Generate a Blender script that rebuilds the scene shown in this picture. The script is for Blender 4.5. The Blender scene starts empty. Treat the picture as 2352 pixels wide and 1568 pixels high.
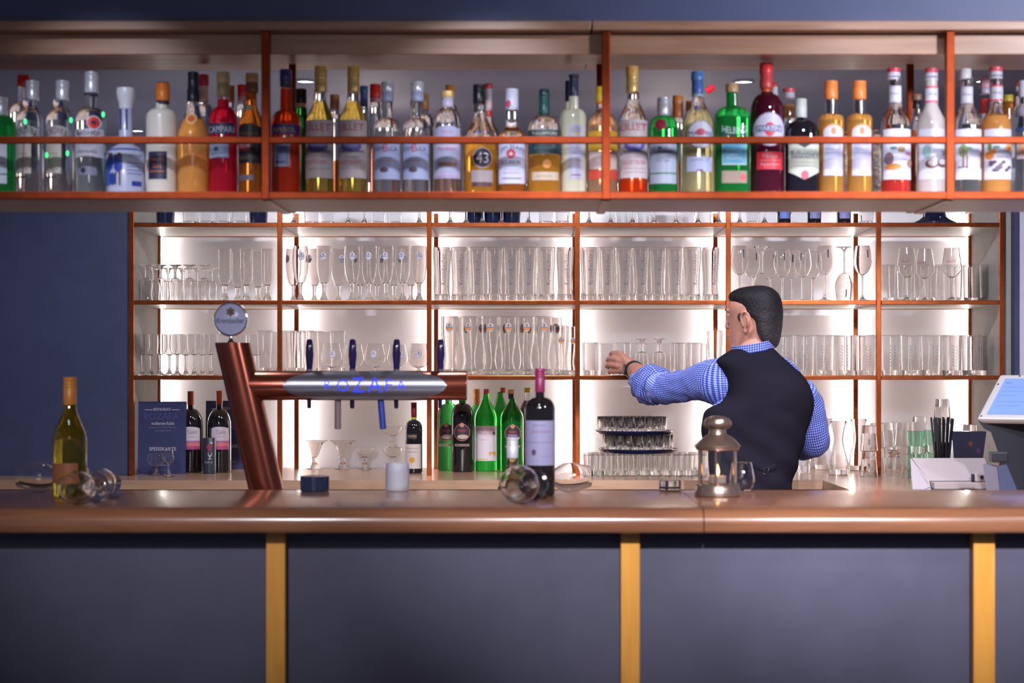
import bpy, bmesh, math, random
from mathutils import Vector, Matrix, Euler
random.seed(7)
SC = bpy.context.scene
COL = SC.collection
F, CX, HY, CZ = 3920.0, 1224.0, 868.0, 1.38        # focal length in px, vanishing point, eye height


def W(px, py, Y):
    """a pixel of the photograph at depth Y -> world point"""
    return Vector(((px - CX) * Y / F, Y, CZ - (py - HY) * Y / F))


def XW(px, Y):
    return (px - CX) * Y / F


def ZW(py, Y):
    return CZ - (py - HY) * Y / F


# ---------------------------------------------------------------- camera, world, lights, exposure
cam = bpy.data.cameras.new('camera')
cam.lens = 36.0 * F / 2352.0
cam.sensor_width = 36.0
cam.shift_x = -(CX - 1176.0) / 2352.0
cam.shift_y = (HY - 784.0) / 2352.0
cam.clip_start, cam.clip_end = 0.05, 60
cam.dof.use_dof = True
cam.dof.focus_distance = 6.15
cam.dof.aperture_fstop = 3.6
cam_o = bpy.data.objects.new('camera', cam)
cam_o.location = (0, 0, CZ)
cam_o.rotation_euler = (math.pi / 2, 0, 0)
COL.objects.link(cam_o)
SC.camera = cam_o

world = bpy.data.worlds.new('room_ambience')
SC.world = world
world.use_nodes = True
world.node_tree.nodes['Background'].inputs[0].default_value = (0.60, 0.66, 1.0, 1)
world.node_tree.nodes['Background'].inputs[1].default_value = 0.16

SC.view_settings.view_transform = 'Standard'
SC.view_settings.look = 'None'
SC.view_settings.gamma = 1.0
SC.view_settings.use_curve_mapping = False
SC.view_settings.exposure = 0.12
SC.cycles.max_bounces = 32
SC.cycles.transmission_bounces = 32
SC.cycles.glossy_bounces = 6
SC.cycles.diffuse_bounces = 4
SC.cycles.transparent_max_bounces = 16
SC.cycles.sample_clamp_indirect = 6.0
SC.cycles.use_adaptive_sampling = True


def lamp(name, kind, loc, power, color, size=0.1, target=None, spot=None, shape='DISK', blend=0.6):
    d = bpy.data.lights.new(name, kind)
    d.energy = power
    d.color = color
    if kind == 'AREA':
        d.shape = shape
        d.size = size
    else:
        d.shadow_soft_size = size
    if kind == 'SPOT':
        d.spot_size = spot
        d.spot_blend = blend
    o = bpy.data.objects.new(name, d)
    o.location = loc
    t = Vector(target if target else (loc[0], loc[1], 0)) - Vector(loc)
    o.rotation_euler = t.to_track_quat('-Z', 'Y').to_euler()
    COL.objects.link(o)
    return o


COOL, WARM = (0.80, 0.86, 1.0), (1.0, 0.80, 0.62)
lamp('window_spot', 'SPOT', (1.9, 2.2, 2.42), 190, (0.88, 0.90, 1.0), 0.12, (1.15, 3.95, 2.10), 1.15, blend=1.0)
lamp('guest_room_fill', 'AREA', (-0.3, 0.3, 2.4), 7, (1.0, 0.90, 0.85), 0.8, (-0.1, 4.0, 1.4))  # soft general fill added from the guest side, no particular fixture
for x, tx, p in ((1.15, 1.0, 640), (0.15, 0.25, 460), (-0.95, -0.75, 200)):
    lamp('track_spot', 'SPOT', (x, 0.9, 2.45), p, (0.95, 0.92, 1.0), 0.05, (tx, 3.9, 1.32), 0.48, blend=1.0)
for x, p in ((-1.0, 44), (-0.1, 58), (0.8, 54)):
    lamp('shelf_spot', 'SPOT', (x, 2.95, 2.50), p, COOL, 0.03, (x, 4.05, 1.82), 0.62, blend=1.0)
for x, p in ((-1.0, 72), (0.0, 80), (1.1, 105)):
    lamp('work_zone_spot', 'SPOT', (x, 4.95, 2.55), p, (0.88, 0.90, 1.0), 0.06, (x, 6.0, 1.0), 2.2)
for x, p in ((-1.6, 15), (1.0, 9)):
    lamp('rear_room_fill', 'POINT', (x, 7.9, 1.5), p, (0.9, 0.88, 1.0), 0.2)  # unseen fill added to brighten the ceiling beyond the partition
for x in (-0.7, 0.6):
    lamp('bottle_backlight', 'POINT', (x, 7.45, 2.30), 4, (1.0, 0.86, 0.70), 0.12)  # backlight added behind the bottles so their liquids glow warm

# ---------------------------------------------------------------- materials
_M = {}


def mat(name, color, rough=0.5, metal=0.0, trans=0.0, ior=1.45, emit=0.0, ecol=None, var=0.0, vscale=30.0, bump=0.0, coat=0.0, spec=0.5):
    if name in _M:
        return _M[name]
    m = bpy.data.materials.new(name)
    m.use_nodes = True
    nt = m.node_tree
    b = nt.nodes['Principled BSDF']
    c = (color[0], color[1], color[2], 1)
    b.inputs['Base Color'].default_value = c
    b.inputs['Roughness'].default_value = rough
    b.inputs['Metallic'].default_value = metal
    b.inputs['Transmission Weight'].default_value = trans
    b.inputs['IOR'].default_value = ior
    b.inputs['Coat Weight'].default_value = coat
    b.inputs['Specular IOR Level'].default_value = spec
    if emit:
        b.inputs['Emission Color'].default_value = (*(ecol or color)[:3], 1)
        b.inputs['Emission Strength'].default_value = emit
    if var or bump:
        tc = nt.nodes.new('ShaderNodeTexCoord')
        nz = nt.nodes.new('ShaderNodeTexNoise')
        nz.inputs['Scale'].default_value = vscale
        nz.inputs['Detail'].default_value = 5
        nt.links.new(tc.outputs['Object'], nz.inputs['Vector'])
        if var:
            mr = nt.nodes.new('ShaderNodeMapRange')
            mr.inputs['From Min'].default_value, mr.inputs['From Max'].default_value = 0.25, 0.75
            mr.inputs['To Min'].default_value, mr.inputs['To Max'].default_value = 1.0 - var, 1.0 + var * 0.5
            nt.links.new(nz.outputs['Fac'], mr.inputs['Value'])
            sc = nt.nodes.new('ShaderNodeVectorMath')
            sc.operation = 'SCALE'
            sc.inputs[0].default_value = color[:3]
            nt.links.new(mr.outputs[0], sc.inputs['Scale'])
            nt.links.new(sc.outputs[0], b.inputs['Base Color'])
        if bump:
            bp = nt.nodes.new('ShaderNodeBump')
            bp.inputs['Strength'].default_value = bump
            bp.inputs['Distance'].default_value = 0.004
            nt.links.new(nz.outputs['Fac'], bp.inputs['Height'])
            nt.links.new(bp.outputs[0], b.inputs['Normal'])
    _M[name] = m
    return m


def wood(name, c1, c2, rough=0.35, coat=0.2, scale=(1.2, 14, 14)):
    if name in _M:
        return _M[name]
    m = bpy.data.materials.new(name)
    m.use_nodes = True
    nt = m.node_tree
    b = nt.nodes['Principled BSDF']
    tc = nt.nodes.new('ShaderNodeTexCoord')
    mp = nt.nodes.new('ShaderNodeMapping')
    mp.inputs['Scale'].default_value = scale
    nz = nt.nodes.new('ShaderNodeTexNoise')
    nz.inputs['Scale'].default_value = 3.0
    nz.inputs['Detail'].default_value = 8
    nz.inputs['Distortion'].default_value = 0.6
    rp = nt.nodes.new('ShaderNodeValToRGB')
    rp.color_ramp.elements[0].position = 0.3
    rp.color_ramp.elements[0].color = (*c2, 1)
    rp.color_ramp.elements[1].position = 0.72
    rp.color_ramp.elements[1].color = (*c1, 1)
    nt.links.new(tc.outputs['Object'], mp.inputs[0])
    nt.links.new(mp.outputs[0], nz.inputs['Vector'])
    nt.links.new(nz.outputs['Fac'], rp.inputs[0])
    nt.links.new(rp.outputs[0], b.inputs['Base Color'])
    bp = nt.nodes.new('ShaderNodeBump')
    bp.inputs['Strength'].default_value = 0.08
    bp.inputs['Distance'].default_value = 0.002
    nt.links.new(nz.outputs['Fac'], bp.inputs['Height'])
    nt.links.new(bp.outputs[0], b.inputs['Normal'])
    b.inputs['Roughness'].default_value = rough
    b.inputs['Coat Weight'].default_value = coat
    b.inputs['Coat Roughness'].default_value = 0.15
    _M[name] = m
    return m


def srgb(r, g, b):
    def f(v):
        v /= 255.0
        return v / 12.92 if v <= 0.04045 else ((v + 0.055) / 1.055) ** 2.4
    return (f(r), f(g), f(b))


def paint(r, g, b, rough=0.5, **k):
    """plain printed or painted colour, by its sRGB value"""
    return mat('paint_%d_%d_%d_%d' % (r, g, b, int(rough * 100)), srgb(r, g, b), rough, **k)


GLASS = mat('clear_glass', (1.0, 1.0, 0.995), 0.0, trans=1.0, ior=1.45)
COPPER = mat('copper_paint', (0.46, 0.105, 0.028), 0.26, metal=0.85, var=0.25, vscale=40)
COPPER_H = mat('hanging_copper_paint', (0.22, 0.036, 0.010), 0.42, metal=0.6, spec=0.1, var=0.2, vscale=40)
COPPER_DARK = mat('copper_dark', (0.50, 0.14, 0.055), 0.28, metal=0.75)
CHROME = mat('chrome', (0.85, 0.86, 0.9), 0.12, metal=1.0)
NAVY = mat('navy_wall_paint', (0.052, 0.060, 0.130), 0.55, var=0.15, vscale=12)
WHITE_WALL = mat('white_wall_paint', (0.83, 0.83, 0.89), 0.6, var=0.05, vscale=6)
GREY_PANEL = mat('grey_panel', (0.36, 0.34, 0.32), 0.55, var=0.1)
LAVENDER = mat('lavender_wall_paint', (0.62, 0.60, 0.72), 0.6, var=0.06)
CEIL = mat('ceiling_paint', (0.20, 0.19, 0.25), 0.7, var=0.08, vscale=3)
FLOORM = mat('floor_tiles', (0.05, 0.045, 0.045), 0.4, var=0.3)
BOARD = mat('shelf_board_laminate', (0.74, 0.67, 0.62), 0.4, var=0.06)
WOOD_BAR = wood('walnut_bar_wood', (0.36, 0.155, 0.075), (0.23, 0.092, 0.046), 0.24, 0.3)
WOOD_BACK = wood('oak_worktop_wood', (0.45, 0.27, 0.17), (0.34, 0.195, 0.12), 0.25, 0.3)
WOOD_BEAM = wood('pine_beam_wood', (0.50, 0.27, 0.17), (0.36, 0.18, 0.11), 0.4, 0.1)
WOOD_SLAT = wood('golden_slat_wood', (0.95, 0.46, 0.08), (0.82, 0.36, 0.055), 0.35, 0.15, scale=(14, 14, 1.5))
PANEL = mat('slate_front_panel', (0.105, 0.103, 0.155), 0.42, var=0.12, vscale=8)
LED = mat('led_strip_light', (1, 1, 1), 0.5, emit=36.0, ecol=(1.0, 0.96, 0.89))
DLIGHT = mat('downlight_lens', (1, 1, 1), 0.5, emit=14.0, ecol=(1.0, 0.95, 0.97))
BLACK = mat('black_plastic', (0.012, 0.012, 0.018), 0.35)


# ---------------------------------------------------------------- mesh building
class MB:
    def __init__(s):
        s.v, s.f, s.m, s.sm, s.uv = [], [], [], [], None

    def add(s, vs, fs, mi=0, smooth=True, uvs=None):
        o = len(s.v)
        s.v += [tuple(p) for p in vs]
        for q in fs:
            s.f.append(tuple(i + o for i in q))
            s.m.append(mi)
            s.sm.append(smooth)
        if uvs is not None:
            if s.uv is None:
                s.uv = [(0, 0)] * o
            s.uv += uvs
        elif s.uv is not None:
            s.uv += [(0, 0)] * len(vs)
        return s

    def box(s, a, b, mi=0, bev=0.0, M=None):
        x0, y0, z0 = a
        x1, y1, z1 = b
        if bev <= 0:
            vs = [Vector(p) for p in ((x0, y0, z0), (x1, y0, z0), (x1, y1, z0), (x0, y1, z0), (x0, y0, z1), (x1, y0, z1), (x1, y1, z1), (x0, y1, z1))]
            if M is not None:
                vs = [M @ p for p in vs]
            return s.add(vs, [(0, 3, 2, 1), (4, 5, 6, 7), (0, 1, 5, 4), (1, 2, 6, 5), (2, 3, 7, 6), (3, 0, 4, 7)], mi, False)
        bm = bmesh.new()
        bmesh.ops.create_cube(bm, size=1.0)
        for v in bm.verts:
            v.co = Vector(((x0 + x1) / 2 + v.co.x * (x1 - x0), (y0 + y1) / 2 + v.co.y * (y1 - y0), (z0 + z1) / 2 + v.co.z * (z1 - z0)))
        bmesh.ops.bevel(bm, geom=bm.edges[:], offset=bev, segments=2, profile=0.6, affect='EDGES')
        bm.verts.index_update()
        vs = [v.co.copy() if M is None else M @ v.co for v in bm.verts]
        fs = [[v.index for v in f.verts] for f in bm.faces]
        bm.free()
        return s.add(vs, fs, mi, False)

    def lathe(s, prof, c=(0, 0, 0), seg=28, mi=0, n=2.0, ay=1.0, M=None, smooth=True, closed=False):
        """prof: (r, z) points, r may be 0 at the ends"""
        vs, fs, rings = [], [], []
        for r, z in prof:
            if r < 1e-6:
                rings.append([len(vs)])
                p = Vector((c[0], c[1], c[2] + z))
                vs.append(M @ p if M is not None else p)
                continue
            ring = []
            for k in range(seg):
                t = 2 * math.pi * (k + 0.5) / seg
                ct, st = math.cos(t), math.sin(t)
                q = 1.0 if n == 2.0 else (abs(ct) ** n + abs(st) ** n) ** (-1.0 / n)
                p = Vector((c[0] + r * q * ct, c[1] + r * q * st * ay, c[2] + z))
                ring.append(len(vs))
                vs.append(M @ p if M is not None else p)
            rings.append(ring)
        pairs = list(zip(rings[:-1], rings[1:]))
        if closed:
            pairs.append((rings[-1], rings[0]))
        for a, b in pairs:
            if len(a) == 1 and len(b) == 1:
                continue
            if len(a) == 1:
                fs += [(a[0], b[(k + 1) % seg], b[k]) for k in range(seg)]
            elif len(b) == 1:
                fs += [(a[k], a[(k + 1) % seg], b[0]) for k in range(seg)]
            else:
                fs += [(a[k], a[(k + 1) % seg], b[(k + 1) % seg], b[k]) for k in range(seg)]
        return s.add(vs, fs, mi, smooth)

    def tube(s, pts, rad, seg=10, mi=0, cap=True, smooth=True, flat=1.0, uvm=False, up=None):
        """a swept tube through points; rad a number or one per point (or (a, b) pairs)"""
        pts = [Vector(p) for p in pts]
        nP = len(pts)
        rads = [rad] * nP if not isinstance(rad, (list, tuple)) else list(rad)
        rads = [(r, r * flat) if not isinstance(r, tuple) else r for r in rads]
        vs, fs, uvs = [], [], []
        ref = Vector(up) if up else None
        length = 0.0
        for i, p in enumerate(pts):
            t = (pts[min(i + 1, nP - 1)] - pts[max(i - 1, 0)]).normalized()
            if ref is None:
                ref = Vector((0, 0, 1)) if abs(t.z) < 0.9 else Vector((0, -1, 0))
            a = (ref - t * ref.dot(t)).normalized()
            b = t.cross(a)
            if not up:
                ref = a
            if i:
                length += (p - pts[i - 1]).length
            for k in range(seg):
                th = 2 * math.pi * k / seg
                vs.append(p + a * math.cos(th) * rads[i][0] + b * math.sin(th) * rads[i][1])
                if uvm:
                    u = k / seg
                    u = u if u <= 0.5 else 1.0 - u
                    uvs.append((u * 2 * math.pi * (rads[i][0] + rads[i][1]) / 2, length))
        for i in range(nP - 1):
            for k in range(seg):
                k2 = (k + 1) % seg
                fs.append((i * seg + k, i * seg + k2, (i + 1) * seg + k2, (i + 1) * seg + k))
        if cap:
            fs.append(tuple(reversed(range(seg))))
            fs.append(tuple(range((nP - 1) * seg, nP * seg)))
        return s.add(vs, fs, mi, smooth, uvs if uvm else None)

    def ball(s, c, r, seg=14, rings=9, mi=0, M=None):
        rr = r if isinstance(r, (tuple, list)) else (r, r, r)
        vs, fs = [], []
        for i in range(rings + 1):
            ph = math.pi * i / rings
            for k in range(seg):
                th = 2 * math.pi * k / seg
                p = Vector((rr[0] * math.sin(ph) * math.cos(th), rr[1] * math.sin(ph) * math.sin(th), -rr[2] * math.cos(ph)))
                if M is not None:
                    p = M @ p
                vs.append(p + Vector(c))
        for i in range(rings):
            for k in range(seg):
                k2 = (k + 1) % seg
                fs.append((i * seg + k, i * seg + k2, (i + 1) * seg + k2, (i + 1) * seg + k))
        return s.add(vs, fs, mi, True)

    def mesh(s, name, mats):
        me = bpy.data.meshes.new(name)
        me.from_pydata(s.v, [], s.f)
        if s.uv is not None:
            ul = me.uv_layers.new(name='UVMap')
            for lp in me.loops:
                ul.data[lp.index].uv = s.uv[lp.vertex_index]
        for m in (mats if isinstance(mats, (list, tuple)) else [mats]):
            me.materials.append(m)
        me.polygons.foreach_set('material_index', s.m)
        me.polygons.foreach_set('use_smooth', s.sm)
        if any(s.sm):
            me.set_sharp_from_angle(angle=0.66)
        me.update()
        return me


def tag(o, label=None, cat=None, group=None, kind=None):
    if label:
        o['label'] = label
    if cat:
        o['category'] = cat
    if group:
        o['group'] = group
    if kind:
        o['kind'] = kind
    return o


def put(name, me, parent=None, loc=None, rot=None, scale=None):
    o = bpy.data.objects.new(name, me)
    COL.objects.link(o)
    if parent is not None:
        o.parent = parent
    if loc is not None:
        o.location = loc
    if rot is not None:
        o.rotation_euler = rot
    if scale is not None:
        o.scale = scale
    return o


def obj(name, mb, mats, parent=None, loc=None, rot=None):
    return put(name, mb.mesh(name, mats), parent, loc, rot)


def thing(name, label, cat, loc=(0, 0, 0), group=None, rot=None):
    return tag(put(name, None, None, loc, rot), label, cat, group)


def struct(name, mb, m):
    return tag(obj(name, mb, m), kind='structure')


_T = {}


def text2d(s):
    """flat outline of a string, as (verts2d, faces, width, height) from the built-in typeface"""
    if s in _T:
        return _T[s]
    cu = bpy.data.curves.new('lettering', 'FONT')
    cu.body = s
    cu.size = 1.0
    cu.resolution_u = 2
    ob = bpy.data.objects.new('lettering', cu)
    COL.objects.link(ob)
    dg = bpy.context.evaluated_depsgraph_get()
    me = ob.evaluated_get(dg).to_mesh()
    vs = [(v.co.x, v.co.y) for v in me.vertices]
    fs = [tuple(p.vertices) for p in me.polygons]
    ob.evaluated_get(dg).to_mesh_clear()
    bpy.data.objects.remove(ob)
    bpy.data.curves.remove(cu)
    x0, x1 = min(v[0] for v in vs), max(v[0] for v in vs)
    y0, y1 = min(v[1] for v in vs), max(v[1] for v in vs)
    vs = [((x - (x0 + x1) / 2) / (x1 - x0), (y - (y0 + y1) / 2) / (y1 - y0)) for x, y in vs]
    _T[s] = (vs, fs)
    return _T[s]


def fit_text(mb, s, w, h, fn, mi, arch=0.0, fine=0.0):
    """lay a string w x h big through fn(x, z) -> point; arch lifts the middle"""
    vs, fs = text2d(s) if not fine else dice(*text2d(s), w, h, fine)
    mb.add([fn(x * w, y * h - arch * (2 * x) ** 2) for x, y in vs], fs, mi, False)


def dice(vs, fs, w, h, lim):
    """cut the faces of a flat outline until no edge is longer than lim, so that it can follow a curve"""
    vs, todo, out, mid = list(vs), [], [], {}
    for f in fs:
        todo += [(f[0], f[i], f[i + 1]) for i in range(1, len(f) - 1)]
    while todo:
        t = todo.pop()
        e = [math.hypot((vs[t[i]][0] - vs[t[i - 2]][0]) * w, (vs[t[i]][1] - vs[t[i - 2]][1]) * h) for i in range(3)]   # edge i -> i + 1
        k = max(range(3), key=lambda i: e[i])
        if e[k] <= lim:
            out.append(t)
            continue
        a, b, c = t[k], t[k - 2], t[k - 1]
        key = (min(a, b), max(a, b))
        if key not in mid:
            mid[key] = len(vs)
            vs.append(((vs[a][0] + vs[b][0]) / 2, (vs[a][1] + vs[b][1]) / 2))
        todo += [(a, mid[key], c), (mid[key], b, c)]
    return vs, out


ORD = ['first', 'second', 'third', 'fourth', 'fifth', 'sixth', 'seventh', 'eighth', 'ninth', 'tenth', 'eleventh', 'twelfth', 'thirteenth', 'fourteenth',
       'fifteenth', 'sixteenth', 'seventeenth', 'eighteenth', 'nineteenth', 'twentieth', 'twenty-first', 'twenty-second', 'twenty-third', 'twenty-fourth']
# ---------------------------------------------------------------- the setting
CEILZ, PART_Z = 2.58, 2.085
YS, YB, YWALL = 6.50, 6.96, 7.05                  # shelf front posts, back posts, white backing
ZTOP, ZBAR = 1.01, 1.09                           # back worktop, bar top
struct('floor', MB().box((-4, -1.5, -0.05), (4, 8.7, 0)), FLOORM)
struct('ceiling', MB().box((-4, -1.5, CEILZ), (4, 8.7, CEILZ + 0.06)), CEIL)
struct('wall_rear', MB().box((-4, 8.6, 0), (4, 8.7, CEILZ)), CEIL)
XL, XR = XW(297, YS), XW(2306, YS)
struct('wall_back', MB().box((XL, YWALL, 0), (XR, YWALL + 0.12, PART_Z)), WHITE_WALL)
struct('wall_left', MB().box((-4, YS - 0.01, 0), (XL - 0.006, YWALL + 0.12, PART_Z)), NAVY)
struct('wall_right', MB().box((XW(2327, YS), YS - 0.02, 0), (XW(2338, YS), YWALL + 0.12, PART_Z)), NAVY)
struct('wall_side', MB().box((XW(2338, YS), YS - 0.015, 0), (4, YWALL + 0.12, PART_Z)), LAVENDER)
struct('trim_1', MB().box((XL - 0.005, YS + 0.03, ZTOP), (XL + 0.010, YWALL, PART_Z)), GREY_PANEL)
struct('trim_2', MB().box((XR - 0.008, YS + 0.03, ZTOP), (XW(2327, YS), YWALL, PART_Z)), GREY_PANEL)
struct('trim_3', MB().box((-4, 3.985, 2.204), (4, 4.42, CEILZ)), mat('blue_bulkhead_paint', (0.09, 0.112, 0.235), 0.5, var=0.1, vscale=6))

# ceiling downlights beyond the partition
for i, (px, py, wpx, words_) in enumerate(((702, 187, 38, 'nearest the copper post above the tap'), (1708, 188, 40, 'above the green bottle of the hanging shelf'),
                                           (316, 300, 26, 'low beyond the white pottery bottle'), (2262, 186, 40, 'behind the syrup bottles'))):
    Y = (CEILZ - CZ - 0.004) * F / (HY - py)
    r = wpx / 2 * Y / F
    t = thing('ceiling_downlight', 'small round lit ceiling downlight %s' % words_.replace('nearest the', 'beside the'), 'ceiling light', (XW(px, Y), Y, CEILZ), 'round ceiling downlights')
    obj('rim', MB().lathe([(r, 0), (r * 1.25, -0.0005), (r * 1.25, -0.006), (r, -0.008), (r * 0.96, 0)], seg=28), CHROME, t)
    obj('lens', MB().lathe([(0, -0.004), (r * 0.97, -0.004), (r * 0.97, -0.0005), (0, -0.0005)], seg=28), DLIGHT, t)

# ---------------------------------------------------------------- back worktop and its side run
wt = thing('back_worktop', 'pale oak worktop along the glass shelves, turning towards the bar beside the till', 'worktop', (0, YS, ZTOP))
X1 = XW(1890, 6.18)
YW_ = YS - 0.03
pts = [(-3.2, 6.18), (X1, 6.18), (X1, 4.50), (3.4, 4.50), (3.4, YW_), (XR - 0.012, YW_), (XR - 0.012, 7.045), (XL + 0.014, 7.045), (XL + 0.014, YW_), (-3.2, YW_)]
# L-shaped slab, in two rectangles sharing one mesh
mbt = MB()
ztb, ztt = -0.033, -0.0
vs = [(x, y - YS, z) for z in (ztb, ztt) for x, y in pts]
n = len(pts)
mbt.add(vs, [tuple(range(n))[::-1], tuple(range(n, 2 * n))] + [(i, (i + 1) % n, n + (i + 1) % n, n + i) for i in range(n)], 0, False)
obj('worktop_slab', mbt, WOOD_BACK, wt)
cb = tag(obj('back_cabinet', MB().box((-3.2, 6.22, 0.001), (3.4, YW_, ZTOP - 0.034)).box((X1 + 0.03, 4.54, 0.001), (3.4, 6.219, ZTOP - 0.034)),
             mat('cabinet_front', (0.15, 0.095, 0.075), 0.5, var=0.2)), 'brown cabinet base carrying the oak worktop under the glass shelves', 'cabinet')

# ---------------------------------------------------------------- the copper shelf unit
su = thing('glass_shelf_unit', 'copper coloured metal shelf frame with pale boards full of glasses on back wall', 'shelving', (0, YS, ZTOP))
PXS = [303, 643, 986, 1326.5, 1672.5, 2017.5, 2300]
PYS = [516, 694, 866.5]
SZ = [ZW(p - 4.5, YS) for p in PYS]               # top of each rail: where the glasses stand
PT = 0.0185


def L(v):
    return Vector(v) - Vector((0, YS, ZTOP))


BX = []
for i, px in enumerate(PXS):
    x = XW(px, YS)
    BX.append(x)
    obj('front_post', MB().box(L((x - PT / 2, YS - PT / 2, ZTOP)), L((x + PT / 2, YS + PT / 2, 2.05)), bev=0.002), COPPER, su)
    obj('back_post', MB().box(L((x - PT / 2, YB - PT / 2, ZTOP)), L((x + PT / 2, YB + PT / 2, 2.05)), bev=0.002), COPPER, su)
    w = 0.004 if 0 < i < len(PXS) - 1 else 0.004
    obj('led_strip', MB().box(L((x - 0.006, YB + PT / 2 + 0.034, ZTOP + 0.004)), L((x + 0.006, YB + PT / 2 + 0.038, 2.05))), LED, su)
for k, z in enumerate(SZ):
    for i in range(6):
        a, b = BX[i] + PT / 2, BX[i + 1] - PT / 2
        obj('front_rail', MB().box(L((a, YS - PT / 2, z - 0.0165)), L((b, YS + PT / 2, z)), bev=0.002), COPPER, su)
        obj('back_rail', MB().box(L((a, YB - PT / 2, z - 0.0165)), L((b, YB + PT / 2, z - 0.002)), bev=0.001), COPPER, su)
        obj('shelf_board', MB().box(L((a + 0.002, YS + PT / 2, z - 0.014)), L((b - 0.002, YB - PT / 2, z - 0.0005))), BOARD, su)
    for x in BX[1:-1]:
        obj('side_rail', MB().box(L((x - PT / 2, YS + PT / 2, z - 0.0165)), L((x + PT / 2, YB - PT / 2, z - 0.001))), BOARD, su)

# ---------------------------------------------------------------- the bar
yf = 3.80
bt = thing('bar_countertop', 'long polished walnut bar top with rounded front edge', 'bar top', (0, yf, ZBAR))
seam = XW(1617, yf)


def bar_slab(x0, x1):
    prof = [(0.62, 0.0), (0.035, 0.0), (0.018, -0.004), (0.006, -0.013), (0.0, -0.026), (0.0, -0.050), (0.003, -0.0545), (0.008, -0.056), (0.62, -0.056)]
    vs = [(x, y, z) for x in (x0, x1) for y, z in prof]
    n = len(prof)
    mb = MB()
    mb.add(vs, [(i, i + 1, n + i + 1, n + i) for i in range(n - 1)] + [(n - 1, 0, n, 2 * n - 1), tuple(range(n))[::-1], tuple(range(n, 2 * n))], 0, False)
    for i in range(1, 8):
        pass
    return mb


for a, b in ((-3.0, seam - 0.0012), (seam + 0.0012, 3.0)):
    o = obj('countertop_slab', bar_slab(a, b), WOOD_BAR, bt)
    for p in o.data.polygons:
        if len(p.vertices) == 4:
            p.use_smooth = True
    o.data.set_sharp_from_angle(angle=0.7)
bf = thing('bar_counter', 'slate grey bar front panels divided by golden wood battens under the bar top', 'bar counter', (0, 3.9, 0))
YP = 3.895
obj('carcass', MB().box((-3, 0.03, 0.001), (3, 0.48, ZBAR - 0.057)), mat('carcass_board', (0.08, 0.07, 0.07), 0.6), bf)
sl = [(-202, -158), (611, 655), (1426, 1470), (2236, 2286)]
xs = [(XW(a, 3.865), XW(b, 3.865)) for a, b in sl]
edges = [-3.0] + [v for p in xs for v in p] + [3.0]
for i in range(0, len(edges), 2):
    obj('panel', MB().box((edges[i] + 0.001, YP - 3.9, 0.02), (edges[i + 1] - 0.001, 0.029, ZBAR - 0.0575)), PANEL, bf)
for a, b in xs:
    obj('batten', MB().box((a, 3.865 - 3.9, 0.02), (b, 0.029, ZBAR - 0.0575), bev=0.003), WOOD_SLAT, bf)
obj('inner_ledge', MB().box((-3, 0.49, 0.90), (0.98, 0.90, 0.93)), WOOD_BACK, bf)
ZLED = 0.93

# ---------------------------------------------------------------- hanging bottle shelf
YH = 3.95
hs = thing('hanging_bottle_shelf', 'long hanging shelf of copper bars and wood above the bar holding bottles', 'shelf', (0, YH, 1.80))


def H(v):
    return Vector(v) - Vector((0, YH, 1.80))


ZSH = 1.811
obj('top_plank', MB().box(H((-3, 3.93, 2.181)), H((XW(1357, 3.95), 4.44, 2.203)), bev=0.003).box(H((XW(1360, 3.95), 3.93, 2.181)), H((3, 4.44, 2.203)), bev=0.003), WOOD_BEAM, hs)
obj('beam', MB().box(H((-3, 3.97, 2.1325)), H((3, 4.095, 2.1805)), bev=0.002), WOOD_BEAM, hs)
obj('shelf_board', MB().box(H((-3, YH + 0.009, 1.7945)), H((3, 4.262, ZSH - 0.0005))), BOARD, hs)
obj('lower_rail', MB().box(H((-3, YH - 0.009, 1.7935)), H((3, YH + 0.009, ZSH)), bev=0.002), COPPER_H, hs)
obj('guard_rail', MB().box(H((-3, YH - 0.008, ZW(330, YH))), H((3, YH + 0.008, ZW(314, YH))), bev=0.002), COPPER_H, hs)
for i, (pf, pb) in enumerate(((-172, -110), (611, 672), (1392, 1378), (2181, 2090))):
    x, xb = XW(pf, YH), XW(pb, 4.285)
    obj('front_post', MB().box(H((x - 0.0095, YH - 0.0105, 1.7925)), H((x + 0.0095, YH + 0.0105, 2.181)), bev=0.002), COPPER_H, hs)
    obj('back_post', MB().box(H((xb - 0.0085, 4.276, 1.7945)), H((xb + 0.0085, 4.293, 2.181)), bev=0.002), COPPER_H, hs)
    obj('cross_tube', MB().box(H((x - 0.010, YH + 0.009, 1.7905)), H((x + 0.010, 4.276, 1.795))), mat('pale_copper', (0.5, 0.36, 0.3), 0.35, metal=0.3), hs)
# ---------------------------------------------------------------- bottles
def curve_profile(segs, step=6):
    """segs: list of (r, z, kind); kind of the stretch that arrives: 'l' straight, 's' S-curve, 'o' bulging shoulder, 'c' hollow"""
    out = [segs[0][:2]]
    for (r0, z0, _), (r1, z1, k) in zip(segs[:-1], segs[1:]):
        if k == 'l':
            out.append((r1, z1))
            continue
        for i in range(1, step + 1):
            t = i / step
            if k == 's':
                out.append((r0 + (r1 - r0) * (3 * t * t - 2 * t ** 3), z0 + (z1 - z0) * t))
            elif k == 'o':
                out.append((r1 + (r0 - r1) * math.cos(t * math.pi / 2), z0 + (z1 - z0) * math.sin(t * math.pi / 2)))
            else:
                out.append((r0 + (r1 - r0) * math.sin(t * math.pi / 2), z1 + (z0 - z1) * math.cos(t * math.pi / 2)))
    return out


def radius_at(prof, z):
    for (r0, z0), (r1, z1) in zip(prof[:-1], prof[1:]):
        if z0 <= z <= z1 and z1 > z0:
            return r0 + (r1 - r0) * (z - z0) / (z1 - z0)
    return prof[-1][0] if z > prof[-1][1] else prof[0][0]


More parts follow.
